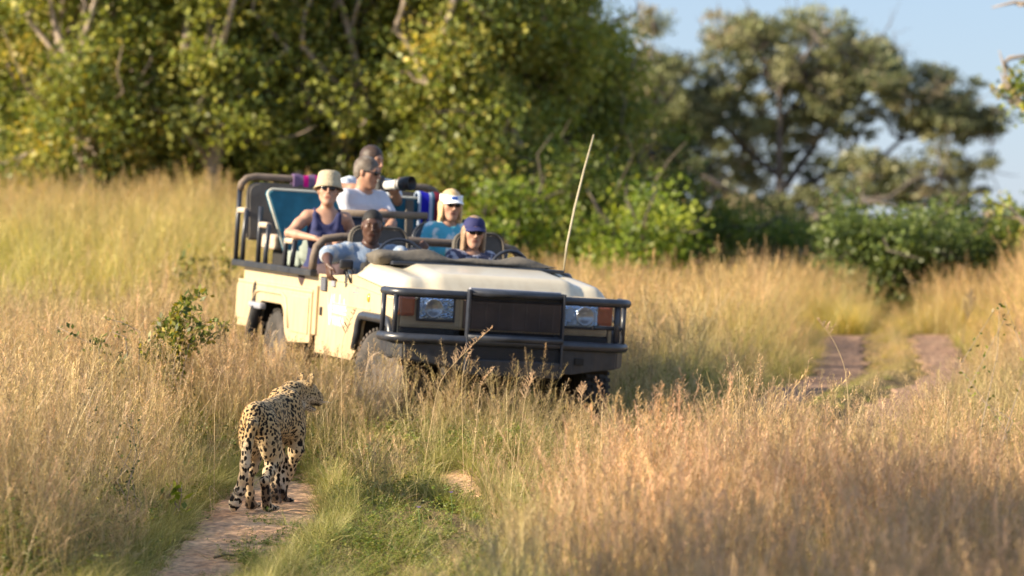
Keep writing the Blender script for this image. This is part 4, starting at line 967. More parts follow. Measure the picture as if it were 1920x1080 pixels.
MB().box((XB + .075, (YA + YB) / 2, .64), (.02, YB - YA - .03, .15)).build('lower_grille_plate', grillem, bb)
def mesh_screen(y0, y1, z0, z1, x, name='mesh_screen', dy=.026, dz=.040, w_=.0032, curve=0):
    """expanded metal: zig-zag wires that meet in diamonds"""
    V, F = [], []; n = int((y1 - y0) / dy) + 1; mzz = int((z1 - z0) / (dz / 2)) + 1
    for i in range(n):
        for sgn in (-1, 1):
            pr = None
            for j in range(mzz):
                y = y0 + (i + .5) * dy + sgn * (dy / 2) * (1 if j % 2 else -1) * 1.0; z = z0 + j * dz / 2
                if y > y1 + .001 or z > z1: pr = None; continue
                if pr:
                    b = len(V); V += [(x, pr[0] - w_ / 2, pr[1]), (x, pr[0] + w_ / 2, pr[1]), (x, y + w_ / 2, z), (x, y - w_ / 2, z), (x - .004, pr[0] - w_ / 2, pr[1]), (x - .004, pr[0] + w_ / 2, pr[1]), (x - .004, y + w_ / 2, z), (x - .004, y - w_ / 2, z)]
                    F += [(b, b + 1, b + 2, b + 3), (b + 4, b + 7, b + 6, b + 5), (b, b + 3, b + 7, b + 4), (b + 1, b + 5, b + 6, b + 2)]
                pr = (y, z)
    o = mesh_np(name, V, np.array(F), greyl if False else blackt, bb); tag(o, kind='stuff'); return o
mesh_screen(-.905, YA - .02, .74, 1.03, XB + .03); mesh_screen(YB + .02, .85, .74, 1.03, XB + .03)
mesh_screen(YA + .02, YB - .02, .77, 1.10, XB + .088); mesh_screen(YA + .02, YB - .02, .575, .72, XB + .10)
# --- folded windscreen under its canvas cover, wing mirror, aerial
r = np.random.default_rng(8); mb = MB()
ys = np.linspace(-.80, .66, 34); rg = []
for i, y in enumerate(ys):
    t = i / 33; hh = .044 + .018 * math.sin(t * 9) + .012 * math.sin(t * 23 + 1) - .035 * float(sstep(.75, 1, t)) + .015 * math.exp(-((t - .25) / .15) ** 2)
    if i in (0, 33): hh *= .72
    ring = []
    for k in range(18):
        a = 2 * math.pi * k / 18; rr = 1 + .07 * math.sin(3 * a + t * 11) + .05 * math.sin(5 * a - t * 17)
        ring.append(mb.bm.verts.new((-.36 + .17 * math.cos(a) * rr, y+ 0, 1.275 + hh * math.sin(a) * rr)))
    rg.append(ring)
for A, B in zip(rg, rg[1:]):
    for k in range(18): mb.bm.faces.new((A[k], A[(k + 1) % 18], B[(k + 1) % 18], B[k]))
mb.bm.faces.new(rg[0][::-1]); mb.bm.faces.new(rg[-1])
P(mb, 'windscreen_cover', canvas, True)
mb = MB(); mb.box((-.34, .0, 1.245), (.42, 1.40, .03), bev=.01); mb.tube([(-.50, -.80, 1.20), (-.50, -.80, 1.29), (-.15, -.80, 1.20)], .02, n=8); mb.tube([(-.5, .74, 1.22), (-.2, .76, 1.22), (-.05, .74, 1.17)], .02, n=8)
P(mb, 'windscreen_frame', blackt)
mb = MB(); mb.box((-.72, -.90, 1.20), (.05, .11, .08), bev=.02); mb.tube([(-.72, -.90, 1.16), (-.66, -.87, 1.06)], .010, n=6); mb.tube([(-.70, -.85, 1.16), (-.66, -.87, 1.06)], .008, n=6)
P(mb, 'wing_mirror', blackm)
mb = MB(); mb.tube([(-.28, .74, 1.12), (-.28, .74, 1.2)], .014, n=8)
mb.tube([(-.28, .74, 1.2), (-.29, .76, 1.45), (-.33, .82, 1.75), (-.38, .895, 2.05), (-.44, .98, 2.34)], [.006, .0085, .009, .008, .006], n=6)
P(mb, 'whip_aerial', mat('pale_fibreglass', (.46, .40, .26), .5))
# --- steering wheel, passenger grab handle
def ring(c, R_, r_, tilt, n=32, name='steering_wheel'):
    M = Matrix.Translation(c) @ Matrix.Rotation(tilt, 4, 'Y'); mb = MB()
    V = []
    for i in range(n + 1):
        a = 2 * math.pi * i / n; V.append(M @ Vector((0, math.cos(a) * R_, math.sin(a) * R_)))
    mb.tube(V, r_, n=8, cap=False)
    for a in (90, 210, 330): mb.tube([M @ Vector((0, 0, 0)), M @ Vector((0, math.cos(R(a + 180)) * R_, math.sin(R(a + 180)) * R_))], .010, n=6)
    mb.tube([M @ Vector((0, 0, 0)), M @ Vector((.25, 0, -.12))], .025, n=8); return mb.build(name, blackt, car)
ring((-.78, -.43, 1.235), .205, .014, R(-28))
MB().tube(arc((-.74, 0, 0), 1, 0, 0, 1)[:0] + [(-.70, .44 + .17 * math.cos(R(a)), 1.20 + .18 * math.sin(R(a))) for a in range(0, 181, 15)], .015, n=8).build('grab_handle', blackt, car)
# --- seats, tubular frames and padded bars
RAILZ = 1.10
for s in (-1, 1):
    MB().box((-2.98, s * .905, 1.095), (2.66, .06, .055), bev=.008).build('top_rail', blackm, car)
def side_frame(s, xr, ztop, xa, za, rake=.0):
    """rear post, tan armrest and front post of one row at one side"""
    y = s * .915
    MB().tube([(xr, y, 1.12), (xr, y, ztop)], .022, n=8).build('seat_post', blackt, car)
    MB().tube([(xr + .03, y, za), (xa, y, za)], .026, n=8).build('armrest', tanm, car)
    MB().tube([(xa, y, za + .01), (xa - .06, y, za - .25), (xa - .06, y, 1.12)], .022, n=8).build('arm_post', blackt, car)
for s in (-1, 1):
    side_frame(s, -4.24, 1.75, -3.94, 1.555); side_frame(s, -3.45, 1.60, -3.14, 1.445); side_frame(s, -2.55, 1.44, -2.26, 1.335)
# roll bar across the back
MB().tube([(-4.24, -.915, 1.73), (-4.24, -.90, 1.79), (-4.24, -.86, 1.835), (-4.24, -.78, 1.855), (-4.24, .78, 1.855), (-4.24, .86, 1.835), (-4.24, .90, 1.79), (-4.24, .915, 1.73)], .032, n=10).build('rear_roll_bar', padm, car)
# padded bar behind the front seats and the one behind row two
MB().tube([(-1.70, -.905, 1.12), (-1.70, -.90, 1.22), (-1.70, -.88, 1.31), (-1.70, -.82, 1.375), (-1.70, -.68, 1.40), (-1.70, .68, 1.40), (-1.70, .80, 1.375), (-1.70, .88, 1.3), (-1.70, .90, 1.12)], .034, n=10).build('front_grab_bar', padm, car)
MB().tube([(-2.50, -.50, 1.59), (-2.50, .28, 1.61)], .032, n=10).build('second_grab_bar', padm, car)
for y in (-.46, .26): MB().tube([(-2.50, y, 1.59), (-2.50, y, .7)], .02, n=8).build('bar_post', blackt, car)
def seatback(x, y0, y1, z0, z1, m, name='seat_back', rake=.10, th=.09, round_=.12, piping=None, tap=0):
    ww = y1 - y0; H = z1 - z0; yc = (y0 + y1) / 2; pl = [(-ww / 2 + tap, 0), (ww / 2, 0)]
    pl += [(ww / 2 - round_ + round_ * math.cos(R(a)), H - round_ + round_ * math.sin(R(a))) for a in range(0, 91, 15)]
    pl += [(-ww / 2 + round_ + round_ * math.cos(R(a)), H - round_ + round_ * math.sin(R(a))) for a in range(90, 181, 15)]
    mb = MB(); b = bmesh.new()
    A = [b.verts.new((x - rake * v / H * 1.0, yc + u_, z0 + v)) for u_, v in pl]; B = [b.verts.new((x - th - rake * v / H, yc + u_, z0 + v)) for u_, v in pl]
    b.faces.new(A); b.faces.new(B[::-1])
    for k in range(len(pl)): j = (k + 1) % len(pl); b.faces.new((A[j], A[k], B[k], B[j]))
    bmesh.ops.recalc_face_normals(b, faces=b.faces[:]); bmesh.ops.bevel(b, geom=b.edges[:], offset=.02, segments=2, affect='EDGES'); mb.take(b)
    o = mb.build(name, m, car)
    if piping:
        mp = MB(); mp.tube([(x + .008 - rake * v / H, yc + u_, z0 + v) for u_, v in pl[1:] + pl[:1]], .011, n=6); mp.build('piping', piping, o)
    return o
def cushion(x, y0, y1, z, m=seatg, name='seat_cushion'): MB().box((x, (y0 + y1) / 2, z), (.48, y1 - y0, .13), bev=.035, seg=3).build(name, m, car)
pipe = mat('pale_piping', (.55, .55, .48), .7)
# front seats
for (y0, y1) in ((-.68, -.20), (.20, .62)):
    cushion(-1.12, y0, y1, .96); seatback(-1.36, y0, y1, .98, 1.50, seatg, round_=.10, piping=canvas)
# second row: two seats, third: wide teal bench back, fourth: grey
for (y0, y1) in ((-.74, -.12), (.14, .76)):
    cushion(-2.12, y0, y1, 1.04, mat('dark_seat', (.03, .035, .045), .85)); seatback(-2.36, y0, y1, 1.05, 1.56, mat('dark_blue_seat', (.035, .045, .075), .8), round_=.16, piping=blackt)
cushion(-2.98, -.76, .76, 1.18, tealg); 
seatback(-3.34, -.87, -.02, 1.12, 1.755, teal, 'seat_cover', round_=.05, piping=pipe, tap=.2); seatback(-3.34, .0, .80, 1.12, 1.755, teal, 'seat_cover', round_=.05, piping=pipe)
MB().box((-3.30, .37, 1.44), (.04, .07, .60), (0, -.14, 0), bev=.01).build('seat_strap', seatg, car)
cushion(-3.80, -.76, .76, 1.30, tanm); seatback(-4.08, -.86, -.02, 1.30, 1.81, seatg, round_=.1); seatback(-4.08, .02, .80, 1.30, 1.81, seatg, round_=.1)
for x, z in ((-2.12, .78), (-2.98, .86), (-3.80, .92)):
    MB().box((x, 0, z), (.40, 1.3, (z - .60) * 2 - .02), bev=.01).build('seat_riser', darkin, car)
# grey green canvas bags between the frames
def bag(name, label, x, y, z, sx_, sy_, sz_, m, seed):
    f = Field((x - sx_ * 1.3, y - sy_ * 1.3, z - .03), (x + sx_ * 1.3, y + sy_ * 1.3, z + sz_ * 2.4), .012)
    f.ell((x, y, z + sz_), (sx_, sy_, sz_), .04); f.ell((x + sx_ * .3, y - sy_ * .2, z + sz_ * 1.25), (sx_ * .6, sy_ * .6, sz_ * .8), .05); f.cone((x, y - sy_ * .4, z + sz_ * 1.7), (x, y + sy_ * .4, z + sz_ * 1.8), .03, .03, .04)
    o, _, _ = f.net(name, m, noise=(.012, 26)); o.matrix_world = VM
    return tag(o, label, 'bag')
bag('canvas_bag', 'pale green canvas bag on the seat behind the woman in the straw hat', -2.72, -.62, 1.10, .10, .13, .13, tealg, 1)
# --- blankets
def striped(name, stripes, axis=1):
    """woven stripes across the blanket; stripes = [(y, colour)] in the vehicle frame"""
    m = bpy.data.materials.new(name); m.use_nodes = True; N = m.node_tree.nodes; L = m.node_tree.links; b = N['Principled BSDF']; b.inputs['Roughness'].default_value = .95; b.inputs['Specular IOR Level'].default_value = .1
    tc = N.new('ShaderNodeTexCoord'); sp = N.new('ShaderNodeSeparateXYZ'); L.new(tc.outputs['Object'], sp.inputs[0])
    mr = N.new('ShaderNodeMapRange'); mr.inputs[1].default_value = stripes[0][0]; mr.inputs[2].default_value = stripes[-1][0]; L.new(sp.outputs[axis], mr.inputs[0])
    c = N.new('ShaderNodeValToRGB'); c.color_ramp.interpolation = 'CONSTANT'; L.new(mr.outputs[0], c.inputs[0]); e = c.color_ramp.elements
    lo, hi = stripes[0][0], stripes[-1][0]
    while len(e) < len(stripes) - 1: e.new(.5)
    for k, (y, q) in enumerate(stripes[:-1]): e[k].position = (y - lo) / (hi - lo); e[k].color = (*q, 1)
    L.new(c.outputs[0], b.inputs['Base Color']); return m
def draped(name, label, m, x, y0, y1, ztop, hf, hb, r_=.045):
    """a cloth folded over a bar that runs across the vehicle"""
    V = []; ys = np.linspace(y0, y1, 22); prof = [(r_, -hf)] + [(r_, -hf * (1 - k / 5)) for k in range(1, 5)] + [(r_ * math.cos(R(a)), r_ * math.sin(R(a))) for a in range(0, 181, 20)] + [(-r_, -hb * k / 4) for k in range(1, 5)]
    n1 = len(prof)
    for lay in (0, .012):
        for i, y in enumerate(ys):
            for j, (px_, pz) in enumerate(prof):
                w_ = .012 * math.sin(i * .9 + j * .3) * (abs(pz) / .2 + .2); k = 1 - lay / r_
                V.append((x + px_ * k + w_, y, ztop + pz * (k if pz > 0 else 1) + .006 * math.sin(i * .7)))
    n0 = len(ys); I = np.arange(n0 * n1).reshape(n0, n1); q = np.stack([I[:-1, :-1], I[1:, :-1], I[1:, 1:], I[:-1, 1:]], -1).reshape(-1, 4)
    bd = np.concatenate([I[0, :], I[1:, -1], I[-1, ::-1][1:], I[::-1, 0][1:]]); rm = np.stack([bd[:-1], bd[1:], bd[1:] + n0 * n1, bd[:-1] + n0 * n1], 1)
    o = mesh_np(name, V, np.concatenate([q, q[:, ::-1] + n0 * n1, rm]), m, smooth=True); o.matrix_world = VM; return tag(o, label, 'blanket', None)
PUR, PNK = (.15, .10, .19), (.50, .012, .20)
draped('blanket', 'purple blanket with two pink stripes hung over the rear roll bar', striped('purple_stripes', [(-.45, PUR), (-.355, PNK), (-.31, PUR), (-.25, PNK), (-.20, PUR), (-.09, PUR)]), -4.24, -.45, -.10, 1.855, .17, .2)
BL, WH, MA, TE = (.02, .02, .38), (.35, .42, .55), (.13, .015, .03), (.02, .10, .16)
draped('blanket', 'blue white and maroon striped blanket over the right end of the teal seat', striped('blue_stripes', [(.46, WH), (.485, BL), (.56, WH), (.59, TE), (.61, MA), (.67, TE), (.76, TE)]), -3.45, .46, .78, 1.74, .40, .3, .075)

# ================================================================== people
VMi = VM.inverted(); CW = Vector((0, 0, HC))
def vpt(px, py, xv):
    """vehicle coordinates of the place seen there in the picture, on the cross plane xv"""
    d = Vector(((px - 960) / FPX, 1, -(py - 400) / FPX)); a = VMi @ CW; b = VMi.to_3x3() @ d
    t = (xv - a.x) / b.x; return np.array(a + b * t)
def skin_mat(name, c, rough=.5):
    m = mat(name, c, rough, var=.06, scale=30, spec=.35); N = m.node_tree.nodes; L = m.node_tree.links; b = N['Principled BSDF']
    at = N.new('ShaderNodeAttribute'); at.attribute_name = 'Col'; mx = N.new('ShaderNodeMix'); mx.data_type = 'RGBA'; mx.blend_type = 'MULTIPLY'; mx.inputs[0].default_value = 1
    src = b.inputs['Base Color'].links[0].from_socket; L.new(src, mx.inputs[6]); L.new(at.outputs['Color'], mx.inputs[7]); L.new(mx.outputs[2], b.inputs['Base Color'])
    b.inputs['Subsurface Weight'].default_value = .0
    return m
sk_fair = skin_mat('fair_skin', (.47, .27, .19)); sk_dark = skin_mat('dark_skin', (.095, .05, .036), .4); sk_tan = skin_mat('tanned_skin', (.43, .235, .155))
lensm = mat('sunglass_lens', (.012, .010, .012), .12)
def rotm(yaw, pitch=0, roll=0): return np.array(Euler((roll, pitch, yaw), 'XYZ').to_matrix())
def face_prims(F, hc, M, s=1.0, fem=False):
    P = lambda x, y, z: hc + M @ (np.array([x, y, z]) * s)
    e = lambda c, r, k, pid=1, carve=False: F.ell(P(*c), np.array(r) * s, k, pid, M, carve)
    e((-.012, 0, .035), (.098, .075, .088), .03); e((.028, 0, -.04), (.062, .056 if fem else .060, .075), .035)
    F.cone(P(.066, 0, -.098), P(.062, 0, -.094), .021, .021, .03, 1)
    for y in (-1, 1):
        F.cone(P(-.01, y * .050, -.05), P(.058, y * .014, -.100), .018, .018, .03, 1)
        F.cone(P(.052, y * .040, -.012), P(.050, y * .044, -.02), .022, .020, .03, 1)
    F.cone(P(.084, -.030, .030), P(.084, .030, .030), .011, .011, .02, 1)
    for y in (-1, 1): F.cone(P(.100, y * .030, .008), P(.098, y * .036, .006), .013, .011, .015, 1, carve=True)
    for y in (-1, 1): F.cone(P(.078, y * .031, .008), P(.078, y * .031, .009), .0125, .0125, .004, 1)
    F.cone(P(.092, 0, .018), P(.116, 0, -.024), .008, .0115, .012, 1)
    for y in (-1, 1): F.cone(P(.102, y * .012, -.030), P(.104, y * .012, -.030), .008, .008, .008, 1)
    F.cone(P(.082, -.024, -.056), P(.082, .024, -.056), .0075, .0075, .010, 1); F.cone(P(.080, -.020, -.068), P(.080, .020, -.068), .0080, .0080, .010, 1)
    F.cone(P(.095, -.024, -.060), P(.095, .024, -.060), .0035, .0035, .004, 1, carve=True)
    for y in (-1, 1): e((-.008, y * .077, -.004), (.018, .009, .031), .008)
    return P
def hand(F, w, d, n, curl=.5, side=1, pid=2, s=1.0):
    """w wrist, d towards the fingers, n out of the back of the hand; four fingers and a thumb"""
    d = np.array(d, float); d /= np.linalg.norm(d); n = np.array(n, float); n -= d * (n @ d); n /= np.linalg.norm(n); a = np.cross(n, d) * side
    p = w + d * .045 * s
    Mx = np.stack([d, a, n], 1); F.ell(p, np.array([.052, .040, .017]) * s, .015, pid, Mx)
    for k, (o, l) in enumerate(((-.029, .062), (-.010, .072), (.010, .068), (.028, .054))):
        q = w + d * .085 * s + a * o * s; c = curl * (1 + .12 * k)
        q1 = q + (d * math.cos(c) - n * math.sin(c)) * l * .5 * s; q2 = q1 + (d * math.cos(c * 2.2) - n * math.sin(c * 2.2)) * l * .5 * s
        F.chain([q - d * .02, q, q1, q2], [.0105 * s, .0100 * s, .0092 * s, .0078 * s], .005, pid)
    t0 = w + d * .025 * s - a * .028 * s; t1 = t0 + (d * .6 - a * .75 - n * .2) * .038 * s; t2 = t1 + (d * .9 - a * .25 - n * .3) * .032 * s
    F.chain([t0, t1, t2], [.014 * s, .011 * s, .009 * s], .008, pid)
class Person:
    def __init__(q, label, group, hc, hyaw, hpitch, byaw, lean, skin, fem=False, s=1.0, hroll=0, neckoff=(0, 0)):
        q.hc = np.array(hc, float); q.M = rotm(hyaw, hpitch, hroll); q.B = rotm(byaw, lean); q.fem = fem; q.s = s; q.skin = skin
        Z = lambda x, y, z: q.B @ (np.array([x, y, z]) * s)
        q.nb = q.hc + np.array([0, 0, -.155]) * s + Z(-.03 + neckoff[0], neckoff[1], 0); q.Z = Z; w_ = .150 if fem else .178
        q.sh = {-1: q.nb + Z(0, -w_, -.055), 1: q.nb + Z(0, w_, -.055)}
        q.ch = q.nb + Z(0, 0, -.19); q.wa = q.nb + Z(.01, 0, -.36); q.pe = q.nb + Z(-.01, 0, -.50)
        q.root = tag(empty('person', mat=VM @ Matrix.Translation(q.pe)), label, 'person', group)
        q.arm = {}; q.leg = {}
    def torso(q, F, o=0, pid=3, top=True):
        B = q.B; s = q.s; f = .9 if q.fem else 1.0
        F.ell(q.ch + q.Z(0, 0, .02), np.array([.108 * f + o, .155 * f + o, .165 + o]) * s, .05, pid, B)
        F.ell(q.wa, np.array([.095 * f + o, .135 * f + o, .14 + o]) * s, .06, pid, B)
        F.ell(q.pe, np.array([.115 + o, .165 + o, .12 + o]) * s, .06, pid, B)
        if top:
            for y in (-1, 1): F.cone(q.nb + q.Z(-.005, y * .04, -.035), q.sh[y] + q.Z(0, -y * .01, .0), .045 * s + o, (.048 if q.fem else .056) * s + o, .05, pid)
        if q.fem:
            for y in (-1, 1): F.cone(q.ch + q.Z(.055, y * .062, -.015), q.ch + q.Z(.075, y * .062, -.02), .055 * s + o, .052 * s + o, .04, pid)
        else:
            for y in (-1, 1): F.ell(q.ch + q.Z(.055, y * .07, .05), np.array([.05 + o, .08 + o, .07 + o]) * s, .05, pid, B)
    def arms(q, F, o=0, t=1.0, pid=4, hands=True):
        for y, (el, wr, hd, hn, curl) in q.arm.items():
            s = q.s; k = .88 if q.fem else 1; sh = q.sh[y]; L = (el - sh)
            if t < 1: F.cone(sh, sh + L * t, .052 * s * k + o, (.052 - .012 * t) * s * k + o * 1.6, .035, pid); continue
            F.chain([sh, sh + L * .45, el], [.052 * s * k + o, .047 * s * k + o, .037 * s * k + o], .03, pid)
            W = wr - el
            F.chain([el, el + W * .3, wr], [.038 * s * k + o, .039 * s * k + o, .0255 * s * k + o], .02, pid)
            if hands: hand(F, wr, hd, hn, curl, y, 2, s * (.93 if q.fem else 1))
    def legs(q, F, o=0, pid=5, feet=True):
        for y, (kn, an) in q.leg.items():
            s = q.s; hip = q.pe + q.Z(.02, y * .085, -.03)
            F.chain([hip, (hip + kn) / 2, kn], [.085 * s + o, .075 * s + o, .055 * s + o], .05, pid); F.chain([kn, kn * .65 + an * .35, an], [.055 * s + o, .055 * s + o, .036 * s + o], .03, pid)
            if feet: F.chain([an + [0, 0, -.04], an + [.08, 0, -.06], an + [.17, 0, -.065]], [.04, .038, .03], .03, pid)
    def auto_legs(q, knee=.43, drop=.42, dy=0):
        for y in (-1, 1):
            kn = q.pe + q.Z(.0, 0, 0) + np.array([knee, y * .10 + dy, .03]); q.leg[y] = (kn, kn + [.04, 0, -drop])
    def body(q):
        allp = [q.hc, q.pe, *q.sh.values()] + [p for a in q.arm.values() for p in (a[0], a[1])] + [p for a in q.leg.values() for p in a]
        lo = np.min(allp, 0) - .22; hi = np.max(allp, 0) + .22
        F = Field(lo, hi, .0078); q.lo, q.hi = lo, hi
        F.chain([q.hc + q.M @ [-.025, 0, -.05], q.nb + q.Z(-.01, 0, -.02)], [.052 * q.s * (.88 if q.fem else 1.05), .058 * q.s * (.88 if q.fem else 1.08)], .03, 1)
        q.torso(F, 0); q.arms(F); q.legs(F)
        face_prims(F, q.hc, q.M, q.s, q.fem)
        # place relative to the root
        o, V, ids = F.net('body', q.skin, None); q.place(o, V)
        C = np.ones((len(V), 3)); P = lambda *a: q.hc + q.M @ (np.array(a) * q.s)
        dd = ((V - P(.090, 0, -.062)) @ q.M) / np.array([.02, .027, .012]); lip = np.exp(-(dd ** 2).sum(1) * 1.3)[:, None]
        C = C * (1 - lip) + np.array([.62, .30, .30]) * lip
        for y in (-1, 1):
            dd = ((V - P(.092, y * .032, .030)) @ q.M) / np.array([.02, .022, .007]); b = np.exp(-(dd ** 2).sum(1))[:, None] * .7; C = C * (1 - b) + np.array([.25, .2, .16]) * b
            dd = ((V - P(.070, y * .050, -.02)) @ q.M) / np.array([.03, .022, .022]); b = np.exp(-(dd ** 2).sum(1))[:, None] * .35; C = C * (1 - b) + np.array([1.05, .78, .74]) * b
        col_attr(o, C); return o
    def place(q, o, V):
        me = o.data; W = np.asarray(V) - q.pe; me.vertices.foreach_set('co', W.astype(np.float32).ravel()); me.update(); o.parent = q.root
    def garment(q, name, m, fn, noise=(.004, 30), h=.009):
        F = Field(q.lo, q.hi, h); fn(F); o, V, _ = F.net(name, m, None, noise=noise); q.place(o, V); return o
    def rel(q, mb, name, m, parent=None):
        """a rigid piece modelled in head coordinates"""
        M4 = Matrix(q.M.tolist()).to_4x4(); M4.translation = Vector(q.hc - q.pe)
        bmesh.ops.scale(mb.bm, vec=(q.s,) * 3, verts=mb.bm.verts); mb.bm.transform(M4); return mb.build(name, m, parent or q.root)
    def glasses(q, wrap=True):
        mb = MB()
        for y in (-1, 1):
            mb.lathe([(.001, .003), (.018, .002), (.0225, -.002), (.018, -.006), (.001, -.006)], 16, Matrix.Translation((.102 - .004, y * .032, .008)) @ Matrix.Rotation(y * R(14), 4, 'Z') @ Matrix.Rotation(R(90), 4, 'Y'), sx=.82, sy=1.12); mb.box((.046, y * .072, .014), (.095, .005, .009), (0, 0, y * -.12))
        mb.box((.104, 0, .014), (.006, .022, .006)); return q.rel(mb, 'sunglasses', lensm)
    def hair(q, m, kind='short', seed=1):
        def fn(F):
            P = lambda x, y, z: q.hc + q.M @ (np.array([x, y, z]) * q.s)
            F.ell(P(-.018, 0, .043), np.array([.104, .084, .092]) * q.s, .02, 0, q.M)
            if kind == 'short': F.ell(P(-.05, 0, -.01), np.array([.062, .075, .06]) * q.s, .03, 0, q.M)
            if kind in ('bob', 'long'):
                L = -.125 if kind == 'bob' else -.165
                F.ell(P(-.045, 0, -.02), np.array([.075, .085, .08]) * q.s, .03, 0, q.M)
                for y in (-1, 1):
                    F.cone(P(-.005, y * .072, .02), P(-.012, y * .078, L), .026, .024, .03, 0); F.cone(P(-.05, y * .06, .0), P(-.045, y * .06, L), .035, .028, .03, 0); F.cone(P(.025, y * .074, -.01), P(.022, y * .078, L + .03), .014, .014, .02, 0)
                F.cone(P(-.07, 0, 0), P(-.065, 0, L), .04, .03, .03, 0)
            # open the face and the ears
            F.ell(P(.105, 0, -.035), np.array([.085, .066, .095]) * q.s, .012, 0, q.M, True)
            if kind == 'short':
                F.ell(P(.06, 0, -.075), np.array([.105, .13, .075]) * q.s, .012, 0, q.M, True)
        return q.garment('hair', m, fn, (.0018, 60), .0065)

G = 'people riding in the safari vehicle'
navy = mat('navy_cloth', (.025, .03, .10), .9, var=.15, bump=.3); whitec = mat('white_cotton', (.56, .57, .64), .9, var=.04, bump=.25, bscale=20)
palebl = mat('pale_blue_shirt', (.60, .66, .74), .9, var=.12, bump=.4, bscale=25); turq = mat('turquoise_shirt', (.08, .42, .58), .85, var=.12, scale=12, col2=(.62, .74, .80), mixscale=9, thr=(.50, .56), bump=.3)
shirtd = mat('driver_shirt', (.24, .31, .42), .9, var=.10, scale=20, col2=(.46, .46, .46), mixscale=16, thr=(.5, .6), bump=.5, bscale=22)
plaid = mat('checked_shirt', (.07, .07, .12), .9, var=.2, scale=30, col2=(.42, .42, .50), mixscale=24, thr=(.5, .55), bump=.3)
blk = mat('black_trousers', (.02, .02, .025), .9, bump=.3); khaki = mat('khaki_trousers', (.30, .25, .17), .9, bump=.3); pinkt = mat('dusty_pink_trousers', (.30, .17, .16), .9, bump=.3)
hairbr = mat('brown_hair', (.055, .032, .022), .5, var=.35, scale=60, bump=.25, bscale=160); hairbl = mat('blond_hair', (.60, .42, .22), .5, var=.25, scale=60, bump=.25, bscale=160); hairlb = mat('light_brown_hair', (.30, .20, .12), .5, var=.3, scale=60, bump=.25, bscale=160)
hairgr = mat('dark_greying_hair', (.10, .075, .055), .55, var=.35, scale=60, col2=(.22, .19, .16), mixscale=12, bump=.25, bscale=160); hairbk = mat('black_hair', (.012, .010, .010), .7, bump=.5, bscale=150)
def tee(q, m, sleeve=.62, o=.012, neck=.075, name='t_shirt', extra=None):
    def fn(F):
        q.torso(F, o); q.arms(F, o + .004, sleeve)
        if extra: extra(F)
        F.ell(q.nb + q.Z(.03, 0, .03), np.array([neck, neck, .06]), .01, 0, None, True)
        F.cone(q.pe + q.Z(0, 0, -.16), q.pe + q.Z(0, 0, -.3), .2, .2, .02, 0, True)
    return q.garment(name, m, fn, (.0045, 24))
def trousers(q, m): return q.garment('trousers', m, lambda F: (F.ell(q.pe, np.array([.13, .18, .13]), .05, 0, q.B), q.legs(F, .012, feet=False)), (.005, 22))
def shoes(q, m=blk):
    for y, (kn, an) in q.leg.items():
        mb = MB(); a = Vector(an - q.pe); mb.box(a + Vector((.06, 0, -.07)), (.27, .095, .07), bev=.03, seg=3); mb.box(a + Vector((.06, 0, -.112)), (.28, .10, .02), bev=.008); mb.tube([a + Vector((-.01, 0, -.08)), a + Vector((-.01, 0, .0))], [.05, .045], n=10); mb.build('shoe', m, q.root)
X_, Y_, Z_ = np.eye(3)
def A3(*a): return np.array(a, float)

# driver -------------------------------------------------------------
q = Person('dark skinned driver in a pale blue shirt with his arm over the door', G, vpt(698, 424, -1.10), R(-14), R(4), R(0), R(3), sk_dark, s=1.04)
el = vpt(613, 478, -1.06); wr = vpt(616, 497, -.86); q.arm[-1] = (el, wr, A3(.10, .02, -.30), A3(.2, -1, .0), .55)
el = vpt(752, 478, -1.0); wr = vpt(786, 470, -1.18); q.arm[1] = (el, wr, A3(-.3, .5, .45), A3(.9, .2, .2), .7)
q.auto_legs(.45, .30); q.body(); tee(q, shirtd, 1.0 if False else .93, .016, name='shirt')
trousers(q, khaki); shoes(q)
def cap_hair(q):
    def fn(F):
        P = lambda x, y, z: q.hc + q.M @ (np.array([x, y, z]) * q.s)
        F.ell(P(-.014, 0, .038), np.array([.100, .079, .092]) * q.s, .02, 0, q.M); F.ell(P(.07, 0, -.03), np.array([.115, .12, .090]) * q.s, .01, 0, q.M, True)
    return q.garment('hair', hairbk, fn, (.001, 120), .0065)
cap_hair(q)
mb = MB(); c_ = vpt(652, 488, -1.0)
